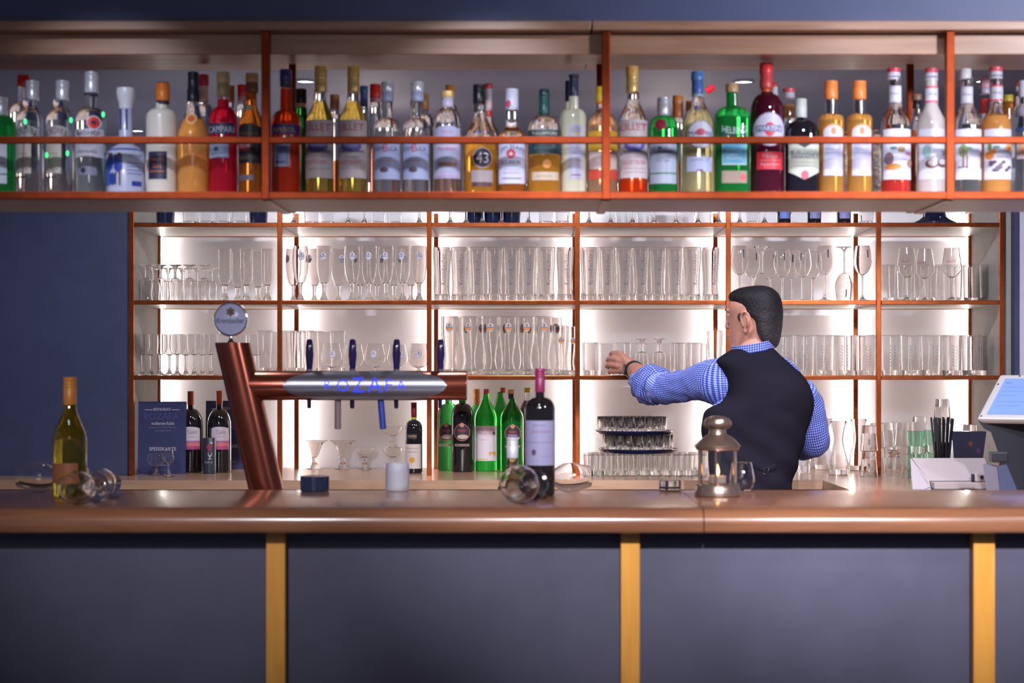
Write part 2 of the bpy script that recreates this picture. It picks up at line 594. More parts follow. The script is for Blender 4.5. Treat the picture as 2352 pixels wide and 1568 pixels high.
def onto(prof, n, ay, off):
    """front-facing point of a lathed body at (x, z), pushed out by off"""
    def fn(x, z):
        R = radius_at(prof, z) + off
        u = max(-0.985, min(0.985, x / R))
        y = (1 - abs(u) ** n) ** (1.0 / n)
        return (R * u, -R * y * ay, z)
    return fn


def columns(mb, x0, x1, lo, hi, fn, mi, nx=12, nz=3):
    vs, fs = [], []
    for i in range(nx + 1):
        t = i / nx
        x = (x0 + x1) / 2 - (x1 - x0) / 2 * math.cos(math.pi * t)
        a, b = lo(x), hi(x)
        for j in range(nz + 1):
            vs.append(fn(x, a + (b - a) * j / nz))
    m = nz + 1
    for i in range(nx):
        for j in range(nz):
            fs.append((i * m + j, (i + 1) * m + j, (i + 1) * m + j + 1, i * m + j + 1))
    mb.add(vs, fs, mi, True)


class Label:
    """collects printed patches in photo pixels and lays them on a bottle"""

    def __init__(s, prof, n, ay, tx, tz, k, base=0.0006):
        s.prof, s.n, s.ay, s.tx, s.tz, s.k = prof, n, ay, tx, tz, k
        s.mb, s.mats, s.lv, s.base = MB(), [], 0, base

    def mi(s, c):
        m = paint(*c, rough=0.45) if isinstance(c, tuple) else c
        if m not in s.mats:
            s.mats.append(m)
        return s.mats.index(m)

    def draw(s, it):
        fn = onto(s.prof, s.n, s.ay, s.base + 0.00025 * s.lv)
        s.lv += 1
        kind, c = it[0], s.mi(it[6] if it[0] == 't' else it[-1])
        if kind == 'r':
            x0, y0, x1, y1 = s.tx(it[1]), s.tz(it[2]), s.tx(it[3]), s.tz(it[4])
            columns(s.mb, x0, x1, lambda x: y1, lambda x: y0, fn, c)
        elif kind == 'a':                                       # rectangle with an arched top: extra rise in px
            x0, y0, x1, y1 = s.tx(it[1]), s.tz(it[2]), s.tx(it[3]), s.tz(it[4])
            rise = it[5] * s.k
            xm, hw = (x0 + x1) / 2, (x1 - x0) / 2
            columns(s.mb, x0, x1, lambda x: y1, lambda x: y0 + rise * math.sqrt(max(0, 1 - ((x - xm) / hw) ** 2)), fn, c)
        elif kind == 'v':                                       # rectangle with a V bottom: extra drop in px
            x0, y0, x1, y1 = s.tx(it[1]), s.tz(it[2]), s.tx(it[3]), s.tz(it[4])
            dr = it[5] * s.k
            xm, hw = (x0 + x1) / 2, (x1 - x0) / 2
            columns(s.mb, x0, x1, lambda x: y1 - dr * (1 - abs(x - xm) / hw), lambda x: y0, fn, c)
        elif kind == 'o':
            xm, ym, rx, ry = s.tx(it[1]), s.tz(it[2]), it[3] * s.k, it[4] * s.k
            h = lambda x: ry * math.sqrt(max(0, 1 - ((x - xm) / rx) ** 2))
            columns(s.mb, xm - rx, xm + rx, lambda x: ym - h(x), lambda x: ym + h(x), fn, c, 10, 2)
        elif kind == 't':                                       # text: string, centre, width, height [, arch]
            _, st, cx, cy, w, h = it[:6]
            arch = it[7] * s.k if len(it) > 7 else 0
            x, z = s.tx(cx), s.tz(cy)
            fit_text(s.mb, st, w * s.k, h * s.k, lambda a, b: fn(x + a, z + b), c, arch, 0.010)


def print_box(it):
    if it[0] == 'o':
        return (it[1] - it[3], it[2] - it[4], it[1] + it[3], it[2] + it[4])
    if it[0] == 't':
        return (it[2] - it[4] / 2, it[3] - it[5] / 2, it[2] + it[4] / 2, it[3] + it[5] / 2)
    return (it[1], it[2] - (abs(it[5]) if it[0] == 'a' else 0), it[3], it[4] + (it[5] if it[0] == 'v' else 0))


def split_prints(items):
    """prints that touch form one label; the others are labels of their own"""
    groups = []
    for it in items:
        b = print_box(it)
        hit = [g for g in groups if any(b[0] < q[2] and b[2] > q[0] and b[1] < q[3] and b[3] > q[1] for q in map(print_box, g))]
        for g in hit[1:]:
            hit[0].extend(g)
            groups.remove(g)
        if hit:
            hit[0].append(it)
        else:
            groups.append([it])
    return groups


CLEARB = GLASS


def tint(r, g, b, name, body=0.0, rough=0.0):
    return mat(name, (r, g, b), rough, trans=1.0 - body, ior=1.36)


AMBER = tint(0.93, 0.42, 0.05, 'amber_liquid', 0.25)
DKAMBER = tint(0.75, 0.22, 0.03, 'dark_amber_liquid', 0.25)
ORANGE = tint(0.95, 0.42, 0.10, 'peach_liquid', 0.5)
REDL = tint(0.80, 0.015, 0.05, 'red_liquid', 0.35)
REDOR = tint(0.95, 0.07, 0.012, 'orange_red_liquid', 0.35)
STRAW = tint(0.97, 0.70, 0.14, 'straw_liquid', 0.12)
GREENB = tint(0.03, 0.55, 0.10, 'green_glass', 0.2)
DKGREEN = tint(0.02, 0.16, 0.03, 'dark_green_glass', 0.15)
MILK = mat('milky_liquid', (0.62, 0.59, 0.45), 0.12, coat=0.5)
COCOS = mat('coconut_syrup', (0.55, 0.48, 0.47), 0.1, coat=0.5)
FROST = mat('frosted_white_glass', (0.66, 0.60, 0.54), 0.3, coat=0.2)
CERAM = mat('white_pottery', (0.42, 0.45, 0.62), 0.25, coat=0.5)
DARKRED = mat('dark_red_bottle', (0.055, 0.004, 0.014), 0.06, coat=0.6)
BLACKB = mat('black_bottle', (0.010, 0.008, 0.014), 0.05, coat=0.6)
WINE = mat('dark_wine_bottle', (0.010, 0.008, 0.010), 0.05, coat=0.5)
PINKISH = tint(0.85, 0.30, 0.24, 'rose_liquid', 0.3)
SILVER = mat('silver_cap', (0.70, 0.69, 0.77), 0.3, metal=0.4)
GOLD = mat('gold_cap', (0.85, 0.58, 0.22), 0.35, metal=0.35)
CRYSTAL = mat('cut_crystal', (0.95, 0.92, 0.84), 0.02, trans=1.0, ior=1.5, bump=1.0, vscale=90)


def capmat(c):
    return c if not isinstance(c, tuple) else paint(*c, rough=0.35)


BOT = []


def bottle(name, label, cat, c, Y, zb, top, hw, ysh, yn, rn, glass=None, liquid=None, ylev=None, style='o', n=2.0, ay=1.0, cap=(), capc=None, labels=(), group=None, base_py=None, foot=1.0, seg=30):
    """one standing bottle. c / hw / rn px, ysh: where the shoulder starts, yn: where the neck starts, top: top of the cap; cap: (y0, y1, r px, colour) bands"""
    k = Y / F
    zt = lambda py: ZW(py, Y) - zb
    cn = capc if capc is not None else c
    R, RN = hw * k, rn * k
    glass = glass or CLEARB
    H_ = zt(top)
    zneck = zt(yn)
    yc = max([b[1] for b in cap]) if cap else top
    zend = zt(yc) + 0.004 if cap else H_
    segs = [(0, 0, 'l'), (R * 0.86 * foot, 0, 'l'), (R * 0.97 * foot, 0.002, 'l'), (R * foot, 0.007, 'l'), (R, zt(ysh), 'l'), (RN, zneck, style), (RN * 0.95, min(zend, H_ - 0.002), 'l'), (0, min(zend, H_ - 0.002) + 0.0005, 'l')]
    prof = curve_profile(segs)
    if foot != 1.0:
        zs = zt(ysh)
        prof = curve_profile([(0, 0, 'l'), (R * 0.86 * foot, 0, 'l'), (R * foot, 0.006, 'l'), (R, zs, 's')] + segs[5:])
    t = thing(name, label, cat, (XW(c, Y), Y, zb), group)
    lev = zt(ylev) if ylev is not None else None
    if liquid is not None and lev is not None:
        lo = [p for p in prof if p[1] <= lev - 0.001] + [(radius_at(prof[1:], lev), lev)]
        hi = [(radius_at(prof[1:], lev), lev)] + [p for p in prof if p[1] > lev + 0.001]
        obj('liquid', MB().lathe(lo, seg=seg, n=n, ay=ay), liquid, t)
        obj('glass', MB().lathe(hi, seg=seg, n=n, ay=ay), glass, t)
    else:
        obj('glass', MB().lathe(prof, seg=seg, n=n, ay=ay), liquid or glass, t)
    # cap bands, one mesh per cap with a slot for each colour
    if cap:
        mb, ms = MB(), []
        dx = (cn - c) * k
        for y0, y1, r, col in cap:
            m = capmat(col)
            if m not in ms:
                ms.append(m)
            mi = ms.index(m)
            z0, z1, rr = zt(y1), zt(y0), r * k
            pr = [(0, z0), (rr * 0.98, z0), (rr, z0 + 0.0008)]
            if z1 - z0 > 0.016:
                for q in (0.62, 0.72, 0.82):
                    zz = z0 + (z1 - z0) * q
                    pr += [(rr, zz - 0.0010), (rr * 0.955, zz), (rr, zz + 0.0010)]
            pr += [(rr, z1 - 0.0012), (rr * 0.93, z1), (0, z1)]
            mb.lathe(pr, (dx, 0, 0), 22, mi)
        obj('cap', mb, ms, t)
    if labels:
        # longer side of the text is laid along the arc for round bodies
        sp = curve_profile(segs[1:6] if foot == 1.0 else [(R * foot, 0.006, 'l'), (R, zt(ysh), 's'), (RN, zneck, style), (RN, H_, 'l')], 6)
        tx_, k_ = (lambda px: (px - c) * k), k
        for grp in split_prints(labels):
            lab = Label(sp, n, ay, tx_, zt, k_, 0.0009)
            for it in grp:
                lab.draw(it)
            obj('label', lab.mb, lab.mats, t)
    return t


def spline_pts(P, n=5):
    Q = [P[0]] + list(P) + [P[-1]]
    out = []
    for i in range(1, len(Q) - 2):
        for j in range(n):
            t = j / n
            out.append(0.5 * (2 * Q[i] + (Q[i + 1] - Q[i - 1]) * t + (2 * Q[i - 1] - 5 * Q[i] + 4 * Q[i + 1] - Q[i + 2]) * t * t + (3 * Q[i] - Q[i - 1] - 3 * Q[i + 1] + Q[i + 2]) * t ** 3))
    return out + [P[-1]]


Y1, Y2 = 4.055, 4.185
WH, PALE, BLUEP = (222, 216, 226), (196, 186, 190), (176, 186, 226)


def fb(label, c, top, hw, ysh, yn, rn, name='liquor_bottle', **kw):
    kw.setdefault('group', 'bottles on the hanging shelf')
    return bottle(name, label, 'bottle', c, Y1, ZSH, top, hw, ysh, yn, rn, **kw)


def rb(label, c, top, hw, ysh, yn, rn, name='liquor_bottle', **kw):
    kw.setdefault('group', 'bottles standing behind on the hanging shelf')
    return bottle(name, label, 'bottle', c, Y2, ZSH, top, hw, ysh, yn, rn, seg=22, **kw)


GRN = (0, 92, 40)
fb('green gin bottle with silver cap cut by the picture edge, first on the hanging shelf', 2, 224, 34, 292, 266, 14, liquid=GREENB, cap=[(224, 265, 15.5, SILVER)],
   labels=[('r', -24, 332, 24, 425, (206, 208, 222)), ('t', 'LONDON', 4, 378, 30, 7, (90, 100, 130)), ('r', -24, 402, 24, 405, (60, 110, 80))])
for i, (c, cc, w1) in enumerate(((68, 74, 'beside the green gin bottle'), (137, 143, 'before the white rum'))):
    fb('clear vodka bottle with silver cap, dark arched lettering, ' + w1, c, 186, 31, 276, 236, 15, capc=cc, style='s', liquid=tint(0.95, 0.80, 0.72, 'faint_vodka', 0.04), ylev=392,
       cap=[(186, 231, 15, SILVER)], labels=[('a', c - 28, 303, c + 28, 330, 10, (166, 158, 160)), ('r', c - 26, 334, c + 12, 402, (186, 172, 166)), ('t', 'BOROWKA', c - 1, 304, 50, 17, (28, 26, 36), 8), ('t', 'WODKA', c - 8, 357, 26, 6, (120, 110, 118)),  # pale arch painted in for the light showing through the glass
                                               ('t', 'CZYSTA', c - 8, 392, 26, 7, (80, 74, 84)), ('r', c - 26, 408, c + 8, 412, (70, 62, 66))])
fb('white rum bottle with tall silver cap and red round emblem', 208, 166, 35, 284, 248, 14.5, capc=210, liquid=tint(0.86, 0.95, 0.88, 'white_rum', 0.04), ylev=330,
   cap=[(166, 214, 15.5, SILVER), (214, 220, 15.2, (60, 56, 80))], labels=[('r', 176, 300, 242, 365, (186, 180, 196)), ('o', 223, 286, 15, 16, (206, 190, 204)), ('o', 223, 286, 13, 13.5, (214, 40, 50)), ('o', 223, 286, 6, 5, (70, 30, 44)),
                                                   ('t', 'BACARDI', 210, 310, 52, 9, (60, 54, 70)), ('t', 'CARTA BLANCA', 208, 352, 46, 7, (90, 84, 104)), ('r', 188, 384, 230, 406, (120, 120, 140)), ('o', 200, 395, 6, 6, (44, 44, 60))])
# pottery bottle
t = thing('pottery_bottle', 'white and blue pottery bottle with long neck and mushroom stopper', 'bottle', (XW(289, Y1), Y1, ZSH), 'bottles on the hanging shelf')
k = Y1 / F
zz = lambda py: ZW(py, Y1) - ZSH
pf = [(0, 0), (40 * k, 0), (44 * k, 0.004), (45.5 * k, zz(420)), (45.5 * k, zz(362)), (42 * k, zz(350)), (34 * k, zz(341)), (20 * k, zz(333)), (16 * k, zz(326)), (15.5 * k, zz(250)), (0, zz(250) + 0.0003)]
obj('body', MB().lathe(pf, seg=36), CERAM, t)
obj('stopper', MB().lathe([(0, zz(249.5)), (15.5 * k, zz(249.5)), (16 * k, zz(238)), (20.5 * k, zz(224)), (21.5 * k, zz(210)), (20 * k, zz(203)), (0, zz(202))], seg=30), mat('white_stopper', (0.66, 0.64, 0.70), 0.3), t)
lb = Label(pf[1:-1], 2, 1, lambda px: (px - 289) * k, zz, k)
BLU, BRN = (40, 62, 150), (96, 62, 60)
FIG = [('r', 277, 252, 283, 300, (62, 58, 120)), ('r', 291, 252, 297, 300, (62, 58, 120)), ('r', 246, 345, 332, 349, BLU), ('r', 246, 355, 262, 430, (70, 96, 176)), ('o', 262, 376, 9, 20, BLU), ('o', 263, 360, 5, 6, BRN),
           ('v', 272, 362, 292, 392, 10, BLU), ('o', 285, 362, 5, 6, BRN), ('r', 274, 400, 278, 428, BRN), ('r', 284, 400, 288, 430, BRN), ('o', 268, 415, 8, 14, BLU), ('t', 'METAXA', 319, 361, 24, 6, (70, 76, 130)),
           ('r', 302, 378, 330, 380, (110, 120, 176)), ('r', 302, 386, 330, 388, (110, 120, 176)), ('r', 302, 394, 330, 396, (110, 120, 176)), ('r', 302, 402, 330, 404, (110, 120, 176)), ('r', 312, 420, 330, 431, BLU)]
for grp in split_prints(FIG):
    lb = Label(pf[1:-1], 2, 1, lambda px: (px - 289) * k, zz, k)
    for it in grp:
        lb.draw(it)
    obj('painted_figure', lb.mb, lb.mats, t)
fb('frosted white bottle with orange cap and small navy label', 372, 190, 36, 272, 250, 15, liquid=FROST, capc=374, cap=[(190, 192, 15, (70, 40, 30)), (192, 232, 15.5, (226, 120, 40)), (232, 241, 15.2, (52, 40, 60))],
   labels=[('r', 347, 352, 390, 415, (44, 38, 74)), ('t', 'MALFY', 368, 370, 30, 8, (196, 120, 70)), ('t', 'GIN', 368, 385, 20, 10, (206, 116, 60)), ('r', 352, 396, 385, 399, (170, 96, 60))])
fb('orange peach liqueur bottle with black cap and sloping shoulders', 444, 166, 36, 318, 240, 14, liquid=ORANGE, ylev=276, style='s', cap=[(166, 204, 12.5, (40, 40, 58)), (205, 234, 14.2, (36, 36, 52))],
   labels=[('o', 444, 276, 13, 13, (236, 186, 130)), ('o', 444, 276, 8, 8, (214, 96, 40)), ('t', 'PEPINO', 440, 345, 46, 14, (206, 150, 104), -3), ('t', 'Peach', 452, 358, 34, 11, (196, 110, 60)), ('r', 414, 378, 460, 380, (206, 130, 76)), ('r', 416, 388, 458, 389, (206, 130, 76))])
fb('red bitter bottle with pale gold cap and navy lettered band', 513, 166, 33, 284, 246, 13.5, liquid=REDL, ylev=229, cap=[(166, 192, 15, (226, 190, 140)), (192, 220, 14.6, (178, 160, 110))],
   labels=[('r', 480, 286, 543, 312, (52, 50, 92)), ('t', 'CAMPARI', 512, 301, 58, 15, (206, 204, 226)), ('r', 484, 330, 530, 366, (140, 160, 190)), ('o', 502, 346, 6, 5, (74, 70, 90)), ('r', 490, 356, 520, 358, (100, 110, 140))])
fb('brown rum bottle with bronze cap and black arched label', 577, 169, 28, 288, 238, 13, capc=579, liquid=DKAMBER, style='s', cap=[(169, 190, 15, (206, 160, 110)), (190, 213, 14.6, (130, 90, 62))],
   labels=[('o', 573, 249, 9, 7, (206, 196, 150)), ('a', 550, 300, 604, 378, 12, (46, 38, 46)), ('t', 'Havana', 576, 309, 40, 9, (120, 96, 62)), ('o', 566, 338, 15, 12, (160, 44, 50)), ('t', 'CLUB', 566, 338, 24, 9, (226, 210, 210)), ('t', 'Especial', 572, 366, 34, 10, (120, 104, 74)), ('r', 549, 404, 588, 417, (110, 106, 118))])
fb('orange-red aperitif bottle with dark blue cap beside the first copper post', 657, 160, 34, 288, 254, 13.5, liquid=REDOR, ylev=204, capc=656, foot=1.0,
   cap=[(160, 186, 13.5, (62, 58, 128)), (186, 201, 13, (48, 44, 96))], labels=[('r', 628, 290, 690, 312, (46, 48, 126)), ('t', 'APEROL', 657, 303, 52, 11, (206, 168, 70), -2), ('r', 634, 332, 670, 386, (158, 184, 206)), ('r', 638, 336, 666, 382, (130, 140, 190)), ('r', 636, 374, 662, 378, (72, 84, 140))])
for c, cc, w1 in ((735, 737, 'next to the black-capped green bottle'), (811, 812, 'beside the clear anise bottles')):
    fb('pale yellow gold-capped aperitif bottle with red-lettered label, ' + w1, c, 153, 32.5, 284, 226, 14, capc=cc, liquid=STRAW, ylev=234, cap=[(153, 178, 14.5, (222, 180, 96)), (178, 213, 14, GOLD)], style='s',
       labels=[('r', c - 32, 279, c + 32, 412, (204, 190, 192)), ('t', 'LILLET', c - 2, 296, 58, 16, (196, 60, 80)), ('o', c - 2, 340, 24, 14, (104, 96, 176)), ('o', c - 2, 336, 17, 8, (150, 146, 206)), ('r', c - 26, 350, c + 26, 352, (120, 90, 90)),
               ('t', 'LILLET BLANC', c - 4, 376, 52, 9, (204, 130, 144)), ('r', c - 28, 362, c + 24, 363, (160, 150, 156)), ('r', c - 28, 390, c + 26, 391, (170, 160, 166))])
for c, cc, w1, g in ((889, 890, 'beside the pale yellow pair', 'r'), (955, 959, 'before the white arched rum', 'r')):
    fb('clear anise liqueur bottle with silver-white cap and icy label, ' + w1, c, 189, 31, 298, 272, 13.5, capc=cc, liquid=tint(0.97, 0.90, 0.86, 'anise_liquid', 0.04), ylev=300, cap=[(189, 212, 15, SILVER), (212, 234, 14.8, (168, 170, 200))],
       labels=[('r', c - 28, 326, c + 30, 415, (172, 178, 214)), ('t', 'SAM', c - 17, 345, 22, 11, (50, 56, 84)), ('t', 'B', c - 1, 343, 11, 18, (196, 50, 80)), ('t', 'UCA', c + 15, 345, 20, 11, (50, 56, 84)), ('r', c - 20, 372, c + 16, 374, (196, 150, 180)), ('o', c - 4, 393, 10, 6, (84, 62, 80))])
fb('white-labelled rum bottle with small gold cap and rounded arch label', 1028, 210, 32, 290, 250, 13, liquid=tint(0.95, 0.60, 0.45, 'pale_rum', 0.06), ylev=305, cap=[(210, 225, 15, GOLD), (225, 247, 14, (196, 186, 206))],
   labels=[('a', 998, 306, 1058, 413, 14, (176, 174, 206)), ('t', 'Havana', 1028, 306, 28, 6, (206, 110, 130)), ('o', 1028, 338, 26, 8, (198, 190, 214)), ('t', 'Ron Blanco', 1028, 344, 38, 7, (196, 60, 110)), ('r', 1008, 376, 1050, 385, (150, 112, 92)), ('r', 1000, 402, 1056, 408, (196, 170, 206))])
fb('golden vanilla liqueur bottle with black cap and round number badge', 1103, 195, 39, 330, 258, 13.5, capc=1100, liquid=AMBER, ylev=325, style='s', cap=[(195, 239, 13.5, (22, 20, 28))],
   labels=[('r', 1087, 240, 1114, 258, (70, 56, 58)), ('t', '43', 1104, 249, 12, 10, (206, 196, 200)), ('o', 1109, 367, 22.5, 24, (186, 160, 150)), ('o', 1109, 367, 20.5, 22, (46, 32, 56)), ('t', '43', 1109, 367, 28, 24, (226, 222, 232)), ('r', 1084, 395, 1132, 422, (160, 146, 150)), ('r', 1086, 422, 1130, 432, (90, 50, 60))])
fb('square bourbon bottle with white cap and white black-lettered label', 1176, 205, 32, 318, 290, 14.5, n=3.0, liquid=DKAMBER, ylev=318, style='s', cap=[(205, 254, 15, (206, 202, 224))],
   labels=[('o', 1168, 240, 6, 8, (196, 70, 100)), ('r', 1146, 324, 1206, 425, (198, 198, 226)), ('t', 'JIM BEAM', 1176, 343, 52, 12, (44, 44, 66), 7), ('o', 1174, 357, 11, 11, (206, 56, 84)), ('o', 1174, 357, 3.5, 3.5, (230, 210, 220)), ('t', 'BOURBON', 1174, 377, 44, 10, (70, 70, 92)),
           ('r', 1156, 392, 1196, 393, (170, 150, 180)), ('t', 'WHISKEY', 1176, 400, 40, 5, (196, 140, 170)), ('r', 1154, 412, 1198, 414, (120, 120, 150))])
fb('broad whiskey bottle with dark green cap and green label over amber', 1250, 205, 39, 304, 266, 12.5, n=2.6, liquid=AMBER, ylev=306, cap=[(205, 222, 12, (24, 62, 62)), (222, 266, 12.5, (34, 78, 76))],
   labels=[('r', 1213, 303, 1288, 358, (38, 62, 70)), ('t', 'TULLAMORE', 1250, 311, 58, 7, (196, 190, 170)), ('r', 1213, 334, 1288, 335, (120, 130, 110)), ('t', 'IRISH WHISKEY', 1250, 345, 46, 5, (104, 130, 110)), ('o', 1256, 381, 10, 10, (206, 130, 40)), ('r', 1222, 399, 1282, 418, (190, 170, 150)), ('t', 'Jacobsen', 1250, 409, 34, 6, (150, 110, 110))])
fb('slim milky lemon liqueur bottle with black neck and tall narrow label', 1318, 172, 29, 272, 250, 11.5, liquid=MILK, cap=[(172, 178, 12, (36, 36, 56)), (178, 226, 10.5, (42, 42, 70))],
   labels=[('r', 1306, 290, 1339, 414, (186, 180, 206)), ('o', 1322, 302, 12, 9, (160, 160, 176)), ('o', 1324, 311, 7, 3, (206, 180, 90)), ('t', 'CREMA', 1318, 355, 14, 7, (150, 146, 180)), ('t', 'LIMONE', 1326, 372, 14, 7, (206, 150, 120)), ('r', 1311, 404, 1333, 406, (120, 60, 90))])
fb('clear liqueur bottle with yellow neck band behind the second copper post', 1384, 200, 35, 288, 240, 10, capc=1378, style='s', liquid=tint(0.96, 0.55, 0.30, 'orange_liqueur', 0.2), ylev=262, cap=[(200, 234, 10.5, (226, 186, 40)), (234, 240, 10.6, (226, 110, 40))],
   labels=[('r', 1351, 305, 1418, 350, (206, 160, 40)), ('r', 1353, 352, 1416, 392, (206, 180, 176)), ('r', 1351, 394, 1417, 415, (200, 70, 50))])
fb('rose aperitif bottle with gold cap, clear shoulders and white red-lettered label', 1454, 153, 33, 286, 226, 14, capc=1452, liquid=REDOR, ylev=412, cap=[(153, 178, 14.5, (226, 180, 96)), (178, 214, 14, GOLD)], style='s',
   labels=[('r', 1424, 279, 1486, 412, (206, 194, 200)), ('t', 'LILLET', 1454, 296, 60, 15, (206, 70, 80)), ('o', 1456, 337, 24, 15, (104, 98, 186)), ('o', 1456, 334, 17, 9, (160, 156, 216)), ('r', 1430, 350, 1480, 352, (96, 84, 110)), ('t', 'LILLET ROSE', 1456, 376, 52, 9, (206, 120, 140)), ('r', 1432, 390, 1482, 391, (196, 150, 160)), ('r', 1432, 398, 1482, 399, (196, 150, 160))])
fb('green gin bottle with silver cap and dark red seal', 1524, 225, 34, 300, 266, 14.5, liquid=GREENB, cap=[(225, 266, 15, SILVER)],
   labels=[('o', 1515, 290, 13, 13, (150, 30, 56)), ('r', 1492, 332, 1552, 425, (176, 186, 210)), ('o', 1513, 344, 4, 4, (90, 96, 150)), ('t', 'Tanqueray', 1520, 354, 46, 10, (96, 110, 140)), ('t', 'LONDON', 1522, 366, 30, 6, (120, 130, 160)), ('t', 'DRY GIN', 1520, 373, 30, 6, (120, 130, 160)), ('r', 1492, 400, 1552, 403, (70, 120, 96))])
fb('pale white vermouth bottle with blue cap and round white label', 1603, 165, 37, 290, 222, 12, capc=1602, style='s', liquid=tint(0.90, 0.80, 0.42, 'white_vermouth', 0.25), ylev=258, foot=1.06, cap=[(165, 186, 14.5, (84, 130, 196)), (186, 217, 13.2, (76, 110, 186)), (217, 223, 14, (160, 190, 200))],
   labels=[('r', 1600, 222, 1606, 223, (180, 60, 100)), ('o', 1606, 314, 31, 33, (120, 116, 150)), ('o', 1606, 314, 29, 31, (206, 206, 226)), ('o', 1606, 308, 11, 8, (214, 60, 90)), ('t', 'MARTINI', 1606, 311, 54, 10, (50, 54, 110)), ('r', 1575, 364, 1632, 398, (180, 190, 226)), ('t', 'BIANCO', 1604, 372, 40, 5, (120, 130, 170)), ('o', 1604, 396, 8, 2.5, (120, 60, 120))])
fb('square-shouldered green spirit bottle with gold cap and turquoise label', 1681, 193, 40, 272, 246, 13, n=3.2, ay=0.85, liquid=GREENB, cap=[(193, 213, 14.5, (206, 170, 120))],
   labels=[('a', 1654, 304, 1712, 316, -10, (36, 60, 90)), ('t', 'HELBING', 1683, 304, 56, 15, (206, 214, 230), -4), ('r', 1655, 326, 1711, 383, (186, 206, 222)), ('r', 1657, 330, 1709, 379, (90, 170, 206)), ('t', 'Hamburger', 1683, 350, 38, 9, (206, 216, 226)), ('t', 'feiner', 1683, 359, 20, 6, (206, 216, 226)),
           ('t', 'Kümmel', 1683, 366, 32, 8, (206, 216, 226)), ('r', 1654, 396, 1712, 424, (160, 140, 126)), ('o', 1703, 411, 7, 8, (214, 80, 90))])
fb('dark red vermouth bottle with tall red cap', 1762, 145, 39, 262, 216, 14, capc=1760, style='o', liquid=DARKRED, cap=[(145, 170, 15.5, (226, 60, 60)), (170, 204, 15, (206, 70, 76)), (204, 216, 11, (206, 90, 30))],
   labels=[('o', 1763, 302, 37, 39, (150, 140, 170)), ('o', 1763, 302, 35, 37, (206, 200, 222)), ('o', 1763, 302, 13, 16, (220, 56, 80)), ('r', 1734, 293, 1792, 307, (104, 110, 160)), ('t', 'MARTINI', 1763, 300, 54, 10, (236, 232, 240)), ('r', 1734, 353, 1794, 393, (220, 50, 66)),
           ('t', 'FIERO', 1764, 363, 34, 7, (240, 190, 190)), ('r', 1740, 372, 1788, 374, (236, 120, 130)), ('t', 'Aperitivo', 1764, 382, 46, 8, (240, 200, 210))])
fb('broad black whisky bottle with white cap and cream shield label', 1842, 228, 39, 312, 276, 11, n=2.6, ay=0.8, capc=1839, liquid=BLACKB, cap=[(228, 271, 14.2, (190, 196, 190))],
   labels=[('v', 1808, 331, 1878, 398, 18, (196, 200, 186)), ('v', 1820, 330, 1866, 331, 12, (30, 22, 40)), ('t', "Ballantine's", 1844, 358, 62, 17, (70, 76, 100)), ('r', 1816, 376, 1872, 377, (150, 150, 150)), ('r', 1816, 384, 1872, 385, (150, 150, 150)), ('o', 1844, 405, 9, 10, (196, 80, 100))])
for c, w1 in ((1909, 'next to the black whisky'), (1974, 'next to the crystal decanter')):
    fb('slim amber grape spirit bottle with orange cap and arched label, ' + w1, c, 187, 29.5, 276, 262, 13.5, liquid=tint(0.85, 0.42, 0.10, 'grape_spirit', 0.3), ylev=266, cap=[(187, 229, 15.5, (232, 130, 60))],
       labels=[('a', c - 22, 304, c + 24, 318, 16, (226, 130, 80)), ('a', c - 21, 306, c + 23, 320, 14, (210, 206, 224)), ('o', c + 1, 304, 6, 9, (232, 130, 80)), ('r', c - 21, 326, c + 23, 406, (206, 204, 230)), ('t', 'GRAPPA', c + 1, 337, 34, 7, (130, 120, 150)), ('t', 'MERLOT', c + 1, 345, 36, 7, (130, 120, 150)),
               ('r', c - 18, 354, c + 18, 355, (170, 166, 196)), ('r', c - 18, 360, c + 18, 361, (170, 166, 196)), ('o', c - 6, 391, 2, 2, (220, 150, 170)), ('o', c + 6, 391, 2, 2, (220, 150, 170)), ('o', c, 397, 2, 2, (220, 150, 170))])


def syrup(label, c, cc, top, hw, liq, lev, capred, extra, neck=None, Yd=None, y0=300, deep=False):
    caps = [(top, top + 10, 15.5, (214, 80, 96)), (top + 10, top + 20, 15.2, (196, 190, 206)), (top + 22, top + 27, 15.4, (206, 202, 216))] if capred else [(top, top + 24, 14, (206, 202, 206))]
    labs = [('r', c - hw * 0.93, y0, c + hw * 0.93, 415, (212, 210, 226))]
    if neck:
        labs = [('r', cc - 15, top + 42, cc + 15, top + 80, (206, 202, 214)), ('r', cc - 15, top + 42, cc + 15, top + 46, neck), ('r', cc - 15, top + 75, cc + 15, top + 79, neck), ('t', 'Sirup', cc, top + 60, 18, 6, (130, 130, 160))] + labs
    return fb(label, c, top, hw, 288, 236, 14.5, name='syrup_bottle', capc=cc, style='s', liquid=liq, ylev=lev, cap=caps, labels=labs + extra, group='syrup bottles on the hanging shelf')


